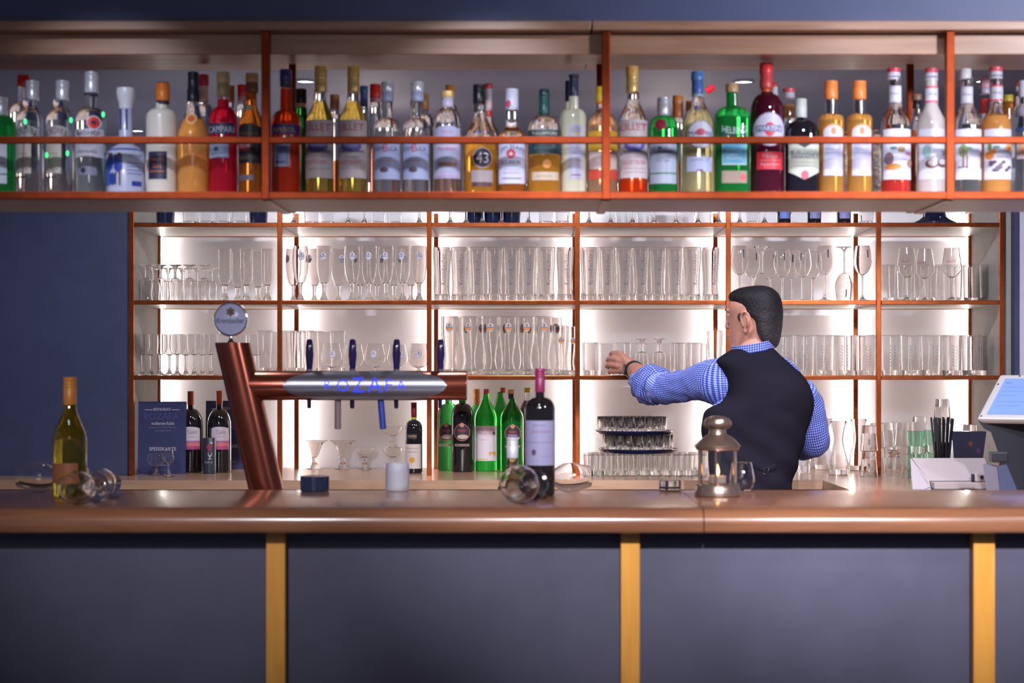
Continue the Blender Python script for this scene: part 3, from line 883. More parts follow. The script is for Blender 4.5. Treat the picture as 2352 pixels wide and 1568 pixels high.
syrup('clear caramel syrup bottle with pink cap and red remainder in the bottom', 2057, 2053, 157, 34, tint(0.7, 0.05, 0.04, 'red_syrup', 0.4), 415, True,
      [('o', 2046, 344, 8, 4, (90, 140, 140)), ('o', 2063, 347, 9, 7, (176, 130, 96)), ('o', 2080, 356, 8, 4, (206, 130, 170)), ('o', 2036, 368, 10, 14, (120, 96, 110)), ('o', 2046, 387, 18, 7, (206, 130, 56)), ('t', 'Caramel', 2062, 369, 28, 7, (150, 140, 160)), ('o', 2084, 378, 6, 10, (170, 130, 116)), ('t', 'sirop caramel', 2058, 405, 44, 4, (206, 170, 186))], neck=(196, 190, 204))
syrup('milky coconut syrup bottle with pink cap and striped neck label', 2139, 2139, 158, 34, COCOS, None, True,
      [('o', 2122, 352, 9, 16, (150, 180, 180)), ('t', 'Coco', 2146, 346, 20, 7, (160, 170, 196)), ('o', 2133, 380, 15, 11, (120, 72, 74)), ('o', 2135, 377, 11, 8, (214, 212, 222)), ('o', 2158, 377, 13, 11, (120, 72, 74)), ('o', 2157, 375, 9, 7, (214, 212, 222)), ('t', 'sirop', 2140, 400, 30, 4, (206, 170, 186))], neck=(224, 70, 96))
syrup('clear syrup bottle with white cap and brown stalks on its label', 2221, 2217, 159, 32, tint(0.96, 0.95, 0.93, 'clear_syrup', 0.04), 300, False,
      [('o', 2205, 350, 9, 15, (130, 150, 110)), ('o', 2214, 345, 12, 5, (120, 156, 110)), ('r', 2204, 342, 2207, 388, (150, 96, 84)), ('r', 2212, 356, 2215, 392, (150, 100, 90)), ('t', 'Weiße', 2232, 348, 24, 7, (150, 150, 180)), ('t', 'Kamille', 2232, 359, 28, 7, (150, 150, 180)), ('r', 2246, 350, 2249, 390, (150, 110, 96)), ('r', 2194, 386, 2216, 388, (130, 96, 110))], neck=(200, 190, 206))
syrup('amber apricot syrup bottle with pink cap and fruit on its label', 2288, 2287, 155, 33.5, tint(0.80, 0.36, 0.10, 'apricot_syrup', 0.5), 268, True,
      [('o', 2266, 360, 8, 10, (226, 130, 50)), ('o', 2273, 352, 6, 7, (226, 140, 60)), ('o', 2266, 341, 4, 9, (96, 140, 80)), ('o', 2280, 342, 8, 4, (110, 160, 150)), ('o', 2311, 343, 9, 9, (236, 160, 80)), ('o', 2311, 344, 4, 4, (150, 80, 50)), ('t', 'Amaretto', 2298, 363, 34, 8, (160, 160, 186))] +
      [('o', 2268 + 7 * (i % 7), 376 + 6 * ((i * 3) % 4), 4.5, 3.5, (96, 80, 104)) for i in range(11)], neck=(224, 70, 96))
fb('clear bottle with white cap cut by the picture edge, last on the hanging shelf', 2352, 186, 28, 280, 240, 12, liquid=tint(0.93, 0.92, 0.98, 'last_clear', 0.04), ylev=300, cap=[(186, 224, 13, (206, 200, 214))], labels=[('r', 2328, 296, 2352, 306, (50, 60, 110)), ('r', 2330, 322, 2366, 368, (200, 186, 196)), ('r', 2332, 330, 2346, 360, (206, 160, 130))])
# bottles standing behind
REDC, RGB_ = (222, 44, 50), None
rb('clear bottle with red cap behind the first vodka bottle', 54, 173, 32, 262, 236, 13, cap=[(173, 199, 14, REDC)], style='o')
rb('clear bottle with red cap and cream neck behind the peach liqueur', 468, 172, 26, 286, 240, 12, cap=[(172, 198, 11.5, (214, 66, 84)), (198, 236, 10.5, (226, 196, 180))])
rb('clear bottle with yellow-gold cap behind the red bitter', 530, 197, 11, 290, 240, 8, cap=[(197, 236, 9, (206, 150, 60))])
rb('clear bottle with bright red cap behind the brown rum', 556, 195, 14, 276, 240, 9, cap=[(195, 222, 10.5, REDC), (222, 233, 10, (214, 160, 160))])
rb('dark green herb liqueur bottle with black cap beside the first copper post', 692, 205, 21, 310, 252, 13, liquid=DKGREEN, style='s', cap=[(205, 238, 12.5, (28, 26, 30)), (238, 248, 12.6, (206, 170, 130))])
rb('brown bottle with wooden cap between the pale yellow aperitifs', 769, 218, 17, 280, 262, 11, liquid=tint(0.8, 0.25, 0.06, 'brown_spirit', 0.3), ylev=370, cap=[(218, 252, 11, (190, 140, 100))])
rb('bottle with blue cap and blue neck wrap behind the second yellow aperitif', 836, 198, 11, 300, 250, 9.5, cap=[(198, 215, 9.5, (70, 120, 170)), (215, 246, 9, (90, 110, 180))])
rb('clear bottle with red cap and pale ring before the blue-capped bottle', 862, 194, 13.5, 272, 240, 10.5, liquid=tint(0.9, 0.35, 0.25, 'rosy_rest', 0.2), ylev=318, cap=[(194, 226, 12.5, (232, 50, 46)), (226, 236, 12.2, (214, 150, 156))])
rb('bottle with copper-gold cap behind the second anise bottle', 976, 215, 22, 300, 262, 8.5, cap=[(215, 252, 9.5, (190, 130, 80))])
rb('bottle with orange-gold cap behind the arched white label rum', 1034, 196, 22, 300, 240, 9, cap=[(196, 216, 11, (216, 150, 60))])
rb('red-capped white-necked syrup bottle behind the golden vanilla liqueur', 1122, 192, 28, 320, 268, 8.5, name='syrup_bottle', style='s', cap=[(192, 204, 9.5, (226, 80, 90)), (204, 234, 8.5, (196, 190, 206)), (234, 255, 8.5, (222, 190, 190)), (255, 268, 8.8, (224, 66, 60))])
rb('bottle with black neck close behind the milky lemon liqueur', 1306, 186, 22, 280, 250, 8, liquid=MILK, cap=[(186, 234, 8, (36, 36, 60))])
rb('bottle with orange cap and orange neck foil behind the red-sealed green gin', 1557, 220, 15, 300, 272, 11, liquid=PINKISH, ylev=372, cap=[(220, 240, 12.5, (206, 130, 70)), (240, 270, 12, (196, 110, 60))])
rb('small bottle with orange cap half hidden by the white vermouth', 1583, 232, 9, 300, 262, 7, cap=[(232, 256, 8, (214, 130, 90))])
rb('bottle with red and white cap behind the dark red vermouth', 1778, 190, 13, 300, 240, 7.5, cap=[(190, 200, 9, (226, 90, 96)), (200, 228, 8.5, (200, 196, 210))])
rb('syrup bottle with pink cap and orange neck label behind the black whisky', 1812, 204, 19, 310, 240, 12.5, name='syrup_bottle', style='s', cap=[(204, 213, 14, (220, 84, 100)), (213, 228, 13.5, (200, 196, 212)), (240, 272, 12.8, (226, 160, 110))])
for c, hw, top, w1 in ((1943, 10, 300, 'between the two amber grape spirits'), (2014, 14, 296, 'between grape spirit and caramel syrup')):
    t = thing('crystal_decanter', 'narrow cut crystal decanter ' + w1, 'decanter', (XW(c, Y2), Y2, ZSH), 'cut crystal decanters')
    k2 = Y2 / F
    obj('glass', MB().lathe([(0, 0), (hw * k2, 0), (hw * 1.05 * k2, 0.004), (hw * 1.05 * k2, ZW(top + 30, Y2) - ZSH), (hw * 0.8 * k2, ZW(top + 14, Y2) - ZSH), (0, ZW(top + 13, Y2) - ZSH)], seg=18, n=4), CRYSTAL, t)
    obj('stopper', MB().lathe([(0, ZW(top + 12.8, Y2) - ZSH), (hw * 0.5 * k2, ZW(top + 12.8, Y2) - ZSH), (hw * 0.75 * k2, ZW(top + 4, Y2) - ZSH), (0, ZW(top, Y2) - ZSH)], seg=14, n=3), CRYSTAL, t)
rb('dark crown-capped bottle between the caramel and coconut syrups', 2106, 217, 20, 330, 250, 9, liquid=tint(0.5, 0.12, 0.05, 'dark_crown', 0.4), ylev=300, style='s', cap=[(217, 231, 12, (140, 110, 90)), (231, 250, 10, (40, 26, 40))])
rb('syrup bottle with pale cap and red neck label under the ceiling light', 2263, 178, 24, 320, 232, 11.5, name='syrup_bottle', style='s', cap=[(178, 202, 13, (214, 160, 180)), (202, 216, 12, (170, 160, 180)), (228, 262, 12, (222, 60, 70))])
rb('amber bottle with mustard yellow cap behind the apricot syrup', 2315, 219, 12.5, 290, 238, 11, liquid=tint(0.6, 0.2, 0.04, 'dark_brown_rest', 0.3), cap=[(219, 234, 12.5, (176, 160, 40))], style='o')
rb('syrup bottle with pink cap and red striped neck behind the last clear bottle', 2341, 187, 13, 320, 236, 8.5, name='syrup_bottle', style='s', cap=[(187, 199, 9, (224, 90, 110)), (199, 209, 8.5, (206, 200, 214)), (222, 250, 8.8, (216, 190, 200)), (250, 258, 9, (226, 70, 90))])
# small red cap-like thing beyond the shelf; its cord is added to hold it
Yr = 5.3
t = thing('red_item', 'tiny tilted red cap-like thing on an added cord beyond the blue-capped vermouth', 'item', (XW(1631, Yr), Yr, ZW(205, Yr)))
obj('red_body', MB().tube([(-0.011, 0, -0.008), (0.011, 0, 0.008)], 0.0105, 18), paint(222, 40, 60, 0.4), t)
obj('cord', MB().tube([(0.0, 0, 0.008), (0.0, 0, CEILZ - ZW(205, Yr))], 0.0009, 6), BLACK, t)
# green string lights among the vodka bottles
Yg_ = 4.006
t = thing('string_light', 'short string of tiny green glowing bulbs before the clear vodka and rum bottles', 'string lights', (XW(110, Yg_), Yg_, ZSH))
sp_ = [(58, 279), (84, 320), (107, 356), (132, 400), (155, 352), (163, 276), (200, 330), (237, 263)]
og = Vector((XW(110, Yg_), Yg_, ZSH))
gp = [W(a, b, Yg_) - og for a, b in [(50, 441)] + sp_ + [(246, 441)]]
obj('wire', MB().tube([Vector(p) for p in spline_pts(gp)], 0.0006, 6), mat('green_wire', (0.02, 0.09, 0.03), 0.4), t)
for i, (a, b) in enumerate(sp_):
    if i not in (1, 3, 6):
        obj('bulb', MB().ball(tuple(W(a, b, Yg_) - og), (0.0035, 0.0035, 0.0065), 10, 8), mat('green_bulb', (0.1, 0.9, 0.3), 0.3, emit=1.6, ecol=(0.05, 0.9, 0.25)), t)
# ---------------------------------------------------------------- glasses
def wall(outer, t=0.0016, base=0.004, rim=True):
    """closed vessel section from an outer outline (r, z) that starts on the axis: outside up, inside down"""
    top = outer[-1]
    inner = []
    for i in range(len(outer) - 1, 0, -1):
        r, z = outer[i]
        if z < base and i < len(outer) - 1:
            break
        inner.append((max(r - t, 0.0004), z - (0.0004 if i == len(outer) - 1 else 0)))
    return list(outer) + [(top[0] - t * 0.5, top[1] + 0.0005)] + inner + [(0, max(base, inner[-1][1] - 0.0008))]


def stemmed(foot_r, stem_r, stem_z, bowl, foot_h=0.003, t=0.0013, knob=0.0):
    """foot, stem and a bowl: bowl is a list of (r, z) from the stem top upward"""
    out = [(0, 0), (foot_r * 0.97, 0), (foot_r, 0.0012), (foot_r * 0.9, 0.0025), (foot_r * 0.45, foot_h + 0.003), (stem_r * 1.8, foot_h + 0.010), (stem_r * 1.05, foot_h + 0.022)]
    out += [(stem_r, stem_z * 0.75), (stem_r * 1.3, stem_z)] + list(bowl)
    inner = [(max(r - t, 0.0005), z) for r, z in bowl[::-1] if z > stem_z + 0.006]
    return out + [(bowl[-1][0] - t / 2, bowl[-1][1] + 0.0005)] + inner + [(0, stem_z + 0.006)]


BADGE_W, BADGE_D = paint(176, 172, 196, 0.4), paint(60, 60, 92, 0.4)


def badge_mesh(name, prof, zc, rx, rz, text, orange=False, x0=0.0):
    lb = Label(prof, 2, 1, lambda v: v, lambda v: v, 1.0, 0.0005)
    col = (186, 178, 192) if not orange else (186, 170, 160)
    lb.draw(('o', x0, zc, rx * 1.05, rz * 1.05, (90, 84, 100)))
    lb.draw(('o', x0, zc, rx, rz, col))
    lb.draw(('o', x0, zc + rz * 0.48, rx * 0.24, rz * 0.2, (84, 62, 72)))
    if orange:
        lb.draw(('r', x0 - rx * 0.9, zc - rz * 0.18, x0 + rx * 0.9, zc - rz * 0.55, (222, 116, 50)))
    lb.draw(('r', x0 - rx * 0.95, zc + rz * 0.02, x0 + rx * 0.95, zc - rz * 0.05, (120, 116, 160)))
    lb.draw(('t', text, x0, zc + (0.06 if orange else 0.0) * rz, rx * 1.75, rz * 0.3, (60, 62, 100)))
    return lb.mb.mesh(name, lb.mats)


def upright_text(name, prof, s, x, z0, z1, h, col):
    """lettering that climbs the glass"""
    fn = onto(prof, 2, 1, 0.0005)
    mb = MB()
    vs, fs = text2d(s)
    mb.add([fn(x - b * h, (z0 + z1) / 2 + a * (z1 - z0)) for a, b in vs], fs, 0, False)
    return mb.mesh(name, paint(*col, rough=0.4))


def rows_sub(pts, n=5):
    out = []
    for (a, b), (c, d) in zip(pts[:-1], pts[1:]):
        out += [(a + (c - a) * i / n, b + (d - b) * i / n) for i in range(n)]
    return out + [pts[-1]]


def sm(pts, n=3):
    """smooth a polyline of (r, z) by a Catmull-Rom pass"""
    out = []
    P = [pts[0]] + list(pts) + [pts[-1]]
    for i in range(1, len(P) - 2):
        p0, p1, p2, p3 = P[i - 1], P[i], P[i + 1], P[i + 2]
        for j in range(n):
            t = j / n
            q = [0.5 * (2 * p1[a] + (p2[a] - p0[a]) * t + (2 * p0[a] - 5 * p1[a] + 4 * p2[a] - p3[a]) * t * t + (3 * p1[a] - p0[a] - 3 * p2[a] + p3[a]) * t ** 3) for a in (0, 1)]
            out.append((max(q[0], 0.0005), q[1]))
    return out + [pts[-1]]


def lm(name, prof, m=None, seg=24, n=2.0):
    return MB().lathe(prof, seg=seg, n=n).mesh(name, m or GLASS)


GT = {}        # kind -> (object name, category, body mesh, [(part name, mesh)])
b_ = sm([(0.008, 0.066), (0.017, 0.074), (0.024, 0.095), (0.0295, 0.13), (0.0305, 0.165), (0.0280, 0.21)])
pf_ = stemmed(0.031, 0.0065, 0.062, b_)
GT['pils'] = ('pilsner_glass', 'beer glass', lm('pilsner_glass', pf_), [('printed_badge', badge_mesh('printed_badge', b_, 0.171, 0.0115, 0.0150, 'Krombacher'))])
b_ = sm([(0.008, 0.058), (0.017, 0.070), (0.0235, 0.10), (0.025, 0.135), (0.0255, 0.195)])
GT['tulip'] = ('tulip_beer_glass', 'beer glass', lm('tulip_beer_glass', stemmed(0.030, 0.0085, 0.055, sm([(0.009, 0.060), (0.020, 0.075), (0.0245, 0.105), (0.0235, 0.15), (0.0245, 0.200)]))), [])
o_ = [(0, 0), (0.029, 0), (0.0305, 0.001), (0.0305, 0.018)] + sm([(0.0305, 0.018), (0.0268, 0.05), (0.0285, 0.11), (0.0318, 0.16), (0.0324, 0.205)])
GT['beer'] = ('tall_beer_glass', 'beer glass', lm('tall_beer_glass', wall(o_, 0.0028, 0.019)), [('engraved_lettering', upright_text('engraved_lettering', o_[3:], 'Krombacher', 0.002, 0.062, 0.180, 0.0165, (112, 104, 110)))])
o_ = [(0, 0), (0.030, 0), (0.0315, 0.001), (0.031, 0.014)] + sm([(0.031, 0.014), (0.0225, 0.05), (0.0225, 0.075), (0.029, 0.12), (0.0335, 0.165), (0.0335, 0.20), (0.0325, 0.226)])
GT['weizen'] = ('wheat_beer_glass', 'beer glass', lm('wheat_beer_glass', wall(o_, 0.0027, 0.017)), [('printed_badge', badge_mesh('printed_badge', o_[3:], 0.184, 0.0138, 0.0175, 'Krombacher', True))])
o_ = [(r * 0.88, z * 0.845) for r, z in o_]
GT['weizen_small'] = ('wheat_beer_glass', 'beer glass', lm('small_wheat_beer_glass', wall(o_, 0.0018, 0.015)), [('printed_badge', badge_mesh('printed_badge', o_[3:], 0.135, 0.0105, 0.0130, 'Krombacher', True))])
b_ = sm([(0.005, 0.078), (0.020, 0.086), (0.0285, 0.105), (0.0290, 0.125), (0.0275, 0.158)])
GT['wine'] = ('wine_glass', 'wine glass', lm('wine_glass', stemmed(0.031, 0.0042, 0.074, b_)), [])
b_ = sm([(0.005, 0.100), (0.022, 0.112), (0.034, 0.140), (0.0355, 0.158), (0.032, 0.19), (0.027, 0.212)])
lb_ = Label(b_, 2, 1, lambda v: v, lambda v: v, 1.0, 0.0005)
lb_.draw(('r', 0.004, 0.196, 0.0085, 0.166, (44, 42, 66)))
GT['large_wine'] = ('large_wine_glass', 'wine glass', lm('large_wine_glass', stemmed(0.034, 0.0036, 0.096, b_)), [('printed_mark', lb_.mb.mesh('printed_mark', lb_.mats))])
b_ = [(0.005, 0.088), (0.020, 0.098), (0.038, 0.118), (0.0395, 0.123), (0.037, 0.140), (0.0275, 0.203)]
lb_ = Label(b_, 2, 1, lambda v: v, lambda v: v, 1.0, 0.0005)
lb_.draw(('t', 'LILLET', -0.010, 0.151, 0.032, 0.0095, (150, 36, 46)))
GT['spritz'] = ('spritz_wine_glass', 'wine glass', lm('spritz_wine_glass', stemmed(0.036, 0.0040, 0.084, rows_sub(b_, 2))), [('printed_lettering', lb_.mb.mesh('printed_lettering', lb_.mats))])
o_ = [(0, 0), (0.0325, 0), (0.034, 0.001), (0.036, 0.02), (0.0385, 0.154)]
wheat = MB()
fn_ = onto(o_[2:], 2, 1, 0.0004)
for s_ in (-1, 1):
    for i in range(7):
        z_ = 0.035 + 0.012 * i
        a, b, c_, d = (s_ * 0.004, z_), (s_ * 0.011, z_ + 0.010), (s_ * 0.012, z_ + 0.006), (s_ * 0.006, z_ - 0.002)
        wheat.add([fn_(*p) for p in (a, b, c_, d)], [(0, 1, 2, 3)], 0, False)
GT['tumbler'] = ('large_tumbler', 'glass', lm('large_tumbler', wall(o_, 0.0028, 0.016)), [('etched_wheat_ears', wheat.mesh('etched_wheat_ears', paint(150, 142, 140, 0.5)))])
o_ = [(0, 0), (0.024, 0), (0.0255, 0.001), (0.027, 0.02), (0.0305, 0.148)]
GT['longdrink'] = ('longdrink_glass', 'glass', lm('longdrink_glass', wall(o_, 0.0017, 0.012)), [])
o_ = [(0, 0), (0.027, 0), (0.0285, 0.001), (0.029, 0.02), (0.031, 0.125)]
GT['highball'] = ('highball_glass', 'glass', lm('highball_glass', wall(o_, 0.0024, 0.012)), [])
o_ = [(0, 0), (0.026, 0), (0.0275, 0.001), (0.026, 0.03)] + sm([(0.026, 0.03), (0.025, 0.07), (0.029, 0.12), (0.031, 0.172)])
GT['juice'] = ('long_waisted_glass', 'glass', lm('long_waisted_glass', wall(o_, 0.0017, 0.012)), [])
b_ = sm([(0.006, 0.028), (0.026, 0.036), (0.040, 0.058), (0.0415, 0.075), (0.035, 0.100), (0.032, 0.122)])
GT['snifter'] = ('snifter_beer_glass', 'beer glass', lm('snifter_beer_glass', stemmed(0.032, 0.0055, 0.026, b_, foot_h=0.0015)), [('printed_badge', badge_mesh('printed_badge', b_, 0.082, 0.0112, 0.0136, 'Krombacher', x0=0.006))])
b_ = sm([(0.006, 0.050), (0.020, 0.057), (0.0262, 0.075), (0.0240, 0.100), (0.0228, 0.118), (0.0268, 0.142)])
GT['hurricane'] = ('cocktail_glass', 'cocktail glass', lm('cocktail_glass', stemmed(0.0265, 0.0045, 0.047, b_)), [])
o_ = [(0, 0), (0.0165, 0), (0.0175, 0.001), (0.0185, 0.02), (0.0205, 0.078)]
GT['shot'] = ('shot_glass', 'shot glass', lm('shot_glass', wall(o_, 0.0016, 0.010), seg=16), [])
o_ = [(0, 0), (0.0150, 0), (0.0160, 0.001), (0.0168, 0.02), (0.0185, 0.066)]
GT['shot_small'] = ('shot_glass', 'shot glass', lm('small_shot_glass', wall(o_, 0.0015, 0.009), seg=16), [])
b_ = sm([(0.010, 0.046), (0.028, 0.056), (0.040, 0.070), (0.0445, 0.086)])
GT['coupe'] = ('ice_cream_coupe', 'dessert glass', lm('ice_cream_coupe', stemmed(0.028, 0.009, 0.042, b_, t=0.0022)), [])
b_ = sm([(0.010, 0.048), (0.018, 0.060), (0.028, 0.088), (0.036, 0.104), (0.050, 0.112), (0.054, 0.116)])
GT['sundae'] = ('sundae_glass', 'dessert glass', lm('sundae_glass', stemmed(0.032, 0.010, 0.044, b_, t=0.0024), seg=24), [])
o_ = [(0, 0), (0.033, 0), (0.036, 0.002), (0.0385, 0.02)] + sm([(0.0385, 0.02), (0.038, 0.05), (0.024, 0.10), (0.0185, 0.13), (0.022, 0.165), (0.033, 0.205)])
GT['carafe'] = ('glass_carafe', 'carafe', lm('glass_carafe', wall(o_, 0.002, 0.008), seg=28), [])
o_ = [(0, 0), (0.033, 0), (0.036, 0.002), (0.036, 0.01), (0.034, 0.03), (0.0295, 0.095)]
GT['old_fashioned'] = ('faceted_tumbler', 'glass', lm('faceted_tumbler', wall([(0, 0), (0.024, 0), (0.026, 0.002), (0.028, 0.03), (0.0335, 0.095)], 0.0024, 0.010), seg=12), [])
GREENG = mat('green_tinted_glass', (0.66, 0.92, 0.78), 0.02, trans=1.0, ior=1.45)
GT['green'] = ('green_tumbler', 'glass', lm('green_tumbler', wall([(0, 0), (0.026, 0), (0.028, 0.002), (0.030, 0.03), (0.0335, 0.085)], 0.003, 0.012), GREENG, seg=20), [])


def glass(kind, x, Y, z, label, group, flip=False, rot=0.0, bare=False, M=None):
    nm, cat, me, parts = GT[kind]
    o = put(nm, me)
    tag(o, label, cat, group)
    if M is not None:
        o.matrix_world = M
    else:
        top = max(v.co.z for v in me.vertices)
        o.location = (x, Y, z + (top if flip else 0))
        o.rotation_euler = (math.pi if flip else 0, 0, rot)
    if not bare:
        for pn, pm in parts:
            put(pn, pm, o)
    return o


BAYS = ['first', 'second', 'third', 'fourth', 'fifth', 'last']
SHELF = ['top visible shelf', 'upper shelf', 'middle shelf']


def row(kind, pxs, Y, level, bay, desc, rowname, flip=False, rots=None, bare=False, jit=0.0, zoff=0.0):
    """a row of like glasses standing on one shelf bay; px measured at that depth"""
    z = SZ[level] + zoff
    grp = '%s on the %s, %s bay' % (desc.split(' with ')[0] + ' row', SHELF[level], BAYS[bay])
    for i, px in enumerate(pxs):
        lab = '%s %s, %s row from navy wall, %s bay, %s' % (ORD[i], desc, rowname, BAYS[bay], SHELF[level]) if len(pxs) > 1 else '%s alone in %s row, %s bay, %s' % (desc, rowname, BAYS[bay], SHELF[level])
        r = rots[i] if rots else random.uniform(-0.25, 0.25) * (1 if not GT[kind][3] else jit)
        glass(kind, XW(px, Y), Y, z + 0.0002, lab, grp, flip, r, bare)


YA, YBk, YC = 6.56, 6.66, 6.78
# upper shelf
row('hurricane', [336, 369, 402, 435, 468], YBk - 0.04, 1, 0, 'upturned cocktail glass', 'front', True)
row('hurricane', [353, 386, 419, 452, 485], YC + 0.03, 1, 0, 'upturned cocktail glass', 'rear', True)
row('tulip', [516, 566, 614], YA + 0.02, 1, 0, 'tall stemmed beer glass', 'front')
row('tulip', [546, 592], YBk + 0.06, 1, 0, 'tall stemmed beer glass', 'rear')
row('pils', [690, 744, 809, 848, 886, 925, 963], YA, 1, 1, 'badged pilsner glass', 'front', rots=[0.25, 0.05, 0.1, 0.0, 0.02, -0.1, 0.05])
row('pils', [674, 722, 778, 827, 866, 905, 944], YBk + 0.05, 1, 1, 'badged pilsner glass', 'rear', rots=[-0.8, -0.6, 0.5, -0.5, 0.6, 0.9, -0.7])
row('beer', [1014, 1055, 1096, 1136, 1176, 1216, 1256, 1298], YA, 1, 2, 'engraved tall beer glass', 'front', rots=[0.2, 0.2, 0, 0, -0.25, -0.15, 0.15, 0.1])
row('beer', [1017, 1057, 1097, 1137, 1177, 1217, 1257, 1297], YBk + 0.06, 1, 2, 'engraved tall beer glass', 'rear', bare=True)
row('beer', [1352, 1392, 1432, 1471, 1511, 1551, 1591, 1633], YA, 1, 3, 'engraved tall beer glass', 'front', rots=[0.1, 0.1, 0.3, 0.2, 0, 0.2, 0.2, 0.25])
row('beer', [1353, 1393, 1432, 1471, 1511, 1550, 1590, 1630], YBk + 0.06, 1, 3, 'engraved tall beer glass', 'rear', bare=True)
row('large_wine', [1699, 1894, 1981], YA + 0.01, 1, 4, 'large wine glass', 'front', rots=[0.15, 0.05, 0.25])
row('large_wine', [1750, 1939], YA + 0.06, 1, 4, 'upturned large wine glass', 'front', True, rots=[0.1, -2.9])
row('large_wine', [1726, 1797, 1843], YBk + 0.08, 1, 4, 'large wine glass', 'middle', rots=[0.3, -0.1, -0.5])
row('large_wine', [1768, 1820, 1866], YC + 0.06, 1, 4, 'large wine glass', 'rear', rots=[0.2, -0.3, 0.15])
row('spritz', [2083, 2186], YA, 1, 5, 'angular red-lettered spritz glass', 'front', rots=[0.0, 0.05])
row('spritz', [2124], YA + 0.07, 1, 5, 'angular red-lettered spritz glass', 'second', rots=[-0.25])
row('longdrink', [2040, 2078, 2116, 2154, 2192, 2230, 2268], YBk + 0.06, 1, 5, 'straight longdrink glass', 'middle')
row('longdrink', [2059, 2097, 2135, 2173, 2211, 2249], YC + 0.04, 1, 5, 'straight longdrink glass', 'rear')
# middle shelf
row('wine', [327, 367, 407, 446, 484], YA, 2, 0, 'small wine glass', 'front')
row('wine', [347, 389, 427, 465, 550, 588], YBk + 0.05, 2, 0, 'small wine glass', 'rear')
row('juice', [608], YA + 0.03, 2, 0, 'waisted longdrink glass', 'front')
row('juice', [627], YC, 2, 0, 'waisted longdrink glass', 'rear')
row('juice', [664, 704], YA + 0.02, 2, 1, 'waisted longdrink glass', 'front')
row('juice', [684, 724, 776], YA + 0.11, 2, 1, 'waisted longdrink glass', 'middle')
row('juice', [672, 708, 748], YC + 0.03, 2, 1, 'waisted longdrink glass', 'rear')
row('snifter', [762, 861, 962], YA + 0.01, 2, 1, 'badged snifter beer glass', 'front', rots=[0, -0.2, -0.1])
row('snifter', [813, 912], YBk + 0.06, 2, 1, 'badged snifter beer glass', 'rear', rots=[-0.3, 0.3, -0.3])
row('weizen', [1033, 1078, 1126, 1166, 1208, 1250], YA, 2, 2, 'badged wheat beer glass', 'front', rots=[0.0, -0.1, 0.05, 0.1, 0.1, 0.0])
row('weizen', [1056, 1099, 1142, 1185, 1228, 1271], YBk + 0.07, 2, 2, 'badged wheat beer glass', 'rear', rots=[0.7, 0.5, 0.9, 0.6, -0.6, 0.3])
row('weizen_small', [1289], YA, 2, 2, 'small badged wheat beer glass', 'front', rots=[0.0])
row('weizen_small', [1308], YBk + 0.02, 2, 2, 'small badged wheat beer glass', 'rear', rots=[0.5])
row('highball', [1356], YA, 2, 3, 'highball glass', 'front')
row('highball', [1394, 1452, 1494, 1532, 1570, 1608], YBk + 0.06, 2, 3, 'highball glass', 'rear')
row('hurricane', [1474, 1514], YA + 0.02, 2, 3, 'upturned cocktail glass', 'front', True, zoff=0)
row('highball', [1556, 1594], YA + 0.03, 2, 3, 'highball glass', 'middle')
row('juice', [1642], YA + 0.03, 2, 3, 'waisted longdrink glass', 'front')
row('tumbler', [1708, 1755, 1801.5, 1848, 1894.5, 1941, 1987.5], YA + 0.01, 2, 4, 'large etched tumbler', 'front', jit=1.0)
row('tumbler', [1778, 1825, 1872, 1919, 1966], YBk + 0.08, 2, 4, 'large etched tumbler', 'rear', bare=True)
row('tumbler', [2046, 2092.5, 2139, 2185.5, 2232], YA + 0.01, 2, 5, 'large etched tumbler', 'front', jit=1.0)
row('tumbler', [2066, 2112, 2158, 2204, 2246], YBk + 0.08, 2, 5, 'large etched tumbler', 'rear', bare=True)
# topmost row: only the lower ends show under the hanging shelf
BLUEGL = mat('dark_blue_glass', (0.015, 0.02, 0.06), 0.05, trans=0.4, coat=0.5)
GT['stub'] = ('candle_glass', 'candle glass', lm('candle_glass', wall([(0, 0), (0.030, 0), (0.0335, 0.002), (0.035, 0.03), (0.036, 0.07)], 0.004, 0.006), BLUEGL), [])
row('stub', [380, 594], YA, 0, 0, 'dark blue candle glass', 'front')
row('longdrink', [436, 474, 512, 550], YBk, 0, 0, 'straight longdrink glass', 'front')
row('wine', [675, 800, 837, 963], YA, 0, 1, 'small wine glass', 'front')
row('longdrink', [715, 753, 868, 906], YBk + 0.02, 0, 1, 'straight longdrink glass', 'rear')
row('wine', [1034, 1071, 1108, 1152, 1214], YA, 0, 2, 'small wine glass', 'front')
row('stub', [1090, 1133, 1176], YBk + 0.05, 0, 2, 'dark blue candle glass', 'rear')
row('longdrink', [1254, 1292], YBk, 0, 2, 'straight longdrink glass', 'front')
row('wine', [1353, 1403, 1453, 1503, 1553, 1603, 1651], YA, 0, 3, 'small wine glass', 'front')
row('longdrink', [1430, 1478, 1580, 1618], YC - 0.04, 0, 3, 'straight longdrink glass', 'rear')
row('wine', [1699, 1756], YA, 0, 4, 'small wine glass', 'front')
row('longdrink', [1730, 1990], YBk, 0, 4, 'straight longdrink glass', 'rear')
for i, (px, lc) in enumerate(((1801, (96, 116, 190)), (1870, (120, 124, 170)), (1938, (130, 130, 186)))):
    bottle('dark_bottle', '%s dark bottle with bluish label from navy wall, fifth bay, %s' % (ORD[i], SHELF[0]), 'bottle', px, YA + 0.02, SZ[0], 420, 16.5, 446, 432, 6, liquid=WINE, cap=[(420, 428, 7, (40, 36, 50))],
           labels=[('r', px - 12, 470, px + 12, 503, lc)], group='dark bottles on the top visible shelf')
mbd = MB().lathe(wall([(0, 0), (0.060, 0), (0.080, 0.004), (0.082, 0.012), (0.060, 0.022), (0.045, 0.034), (0.040, 0.06)], 0.004, 0.006), seg=32)
